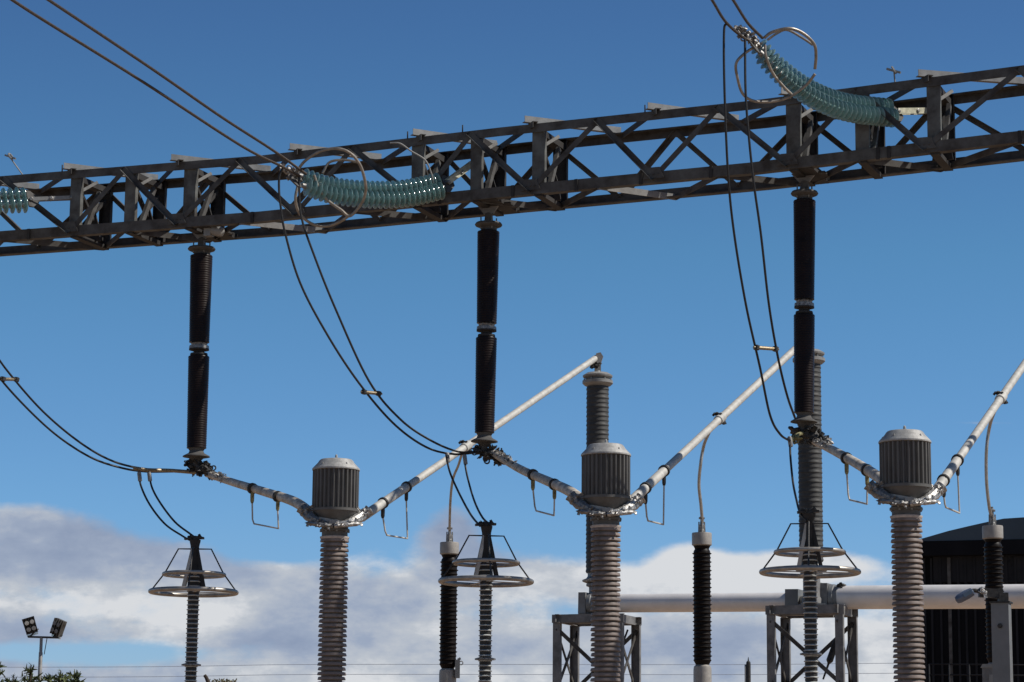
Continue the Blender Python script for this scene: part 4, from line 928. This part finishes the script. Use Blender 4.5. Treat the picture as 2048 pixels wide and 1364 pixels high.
# ------------------------------------------------------------ trees
def conifer(px, py, D, H, lean, seed, label):
    rnd = random.Random(seed); tip = P(px, py, D); b = hb(tip, 0); t = thing('conifer_tree', label, 'tree', b, 'spiky conifer tops at the lower left corner'); Ht = tip.z
    k = MB(); k.tube([b, b + V((lean * .3, 0, Ht * .5)), b + V((lean * .8, 0, Ht * .85)), b + V((lean, 0, Ht))], [.16, .11, .05, .012], 8); k.build('trunk', 'bark', t)
    f = MB(); br = MB()
    z = Ht * .25
    while z < Ht - .05:
        fr = (Ht - z) / Ht; nb = rnd.randint(3, 4); a0 = rnd.uniform(0, 6)
        for q in range(nb):
            a = a0 + q * 2 * PI / nb + rnd.uniform(-.4, .4); Lb = min(1.5, .10 + (Ht - z) * .42 * rnd.uniform(.6, 1.2)); upb = rnd.uniform(.35, .95)
            base_ = b + V((lean * z / Ht, 0, z)); d = V((math.cos(a), math.sin(a), upb)).normalized(); tipb = base_ + d * Lb
            br.tube([base_, base_ + d * Lb * .5 + UP * -.03, tipb], [.018, .012, .005], 5)
            m_ = int(10 + Lb * 34)
            for j in range(m_):
                s = (j + 1) / m_; p = base_ + d * Lb * s; rd = V((rnd.gauss(0, 1), rnd.gauss(0, 1), rnd.gauss(0, 1) + .4)).normalized(); ln = rnd.uniform(.09, .20)
                e1 = (d * .6 + rd).normalized() * ln; w_ = e1.cross(V((rnd.gauss(0, 1), rnd.gauss(0, 1), rnd.gauss(0, 1)))).normalized() * .028
                f.add([p - w_, p + w_, p + e1 + w_ * .3, p + e1 - w_ * .3], [(0, 1, 2, 3)])
        z += rnd.uniform(.16, .30)
    for j in range(26):
        p = b + V((lean, 0, Ht - rnd.random() * .35)); rd = V((rnd.gauss(0, 1), rnd.gauss(0, 1), 1.2)).normalized() * .14; w_ = rd.cross(V((1, .3, 0))).normalized() * .02
        f.add([p - w_, p + w_, p + rd], [(0, 1, 2)])
    br.build('branches', 'bark', t); f.build('crown', 'conifer', t)
conifer(-8, 1328, 70, 0, .0, 1, 'conifer top cut off by the left edge'); conifer(20, 1349, 72, 0, .1, 2, 'low conifer top between the edge and the floodlight mast')
conifer(62, 1329, 70, 0, .0, 3, 'tallest conifer top, just left of the floodlight mast'); conifer(92, 1349, 74, 0, .1, 4, 'conifer top just right of the floodlight mast')
conifer(125, 1341, 70, 0, -.05, 5, 'narrow conifer top, second right of the floodlight mast'); conifer(148, 1346, 71, 0, .05, 6, 'rightmost of the conifer tops')
conifer(112, 1350, 76, 0, .25, 7, 'leaning conifer top right behind the floodlight mast')
# dead branch stub and pale shrub
Ds = 60.0; sb = P(418, 1364, Ds)
k = MB(); k.tube([hb(sb, 0) + V((.25, 0, 0)), hb(sb, sb.z - 1) + V((.12, 0, 0)), P(418, 1368, Ds), P(413, 1356, Ds), P(409, 1350, Ds)], [.14, .10, .055, .045, .04], 10); k.tube([P(416, 1364, Ds), P(421, 1358, Ds)], [.02, .008], 6)
tag(k.build('dead_tree_stub', 'bark'), 'dark broken tree stub peeking up beside the leftmost ring topped post', 'tree stub')
rnd = random.Random(11); sh = P(450, 1364, Ds); t = thing('pale_shrub', 'pale leafy shrub top just showing at the bottom edge', 'shrub', hb(sh, 0))
k = MB(); k.tube([hb(sh, 0), hb(sh, sh.z - .2)], [.07, .03], 8); k.build('trunk', 'bark', t)
f = MB()
for j in range(1500):
    a = rnd.uniform(0, 2 * PI); r = rnd.random() ** .5; z = rnd.random() ** 1.5; p = hb(sh, sh.z - 1.0) + V((math.cos(a) * r * .33 * (1.2 - z * .8), math.sin(a) * r * .33, 1.1 * (1 - z) if False else 1.05 * rnd.random()))
    d = V((rnd.gauss(0, 1), rnd.gauss(0, 1), rnd.gauss(0, 1))).normalized() * .06; w_ = d.cross(V((.3, 1, .2))).normalized() * .02
    f.add([p - w_, p + w_, p + d], [(0, 1, 2)])
f.build('crown', 'shrub', t)
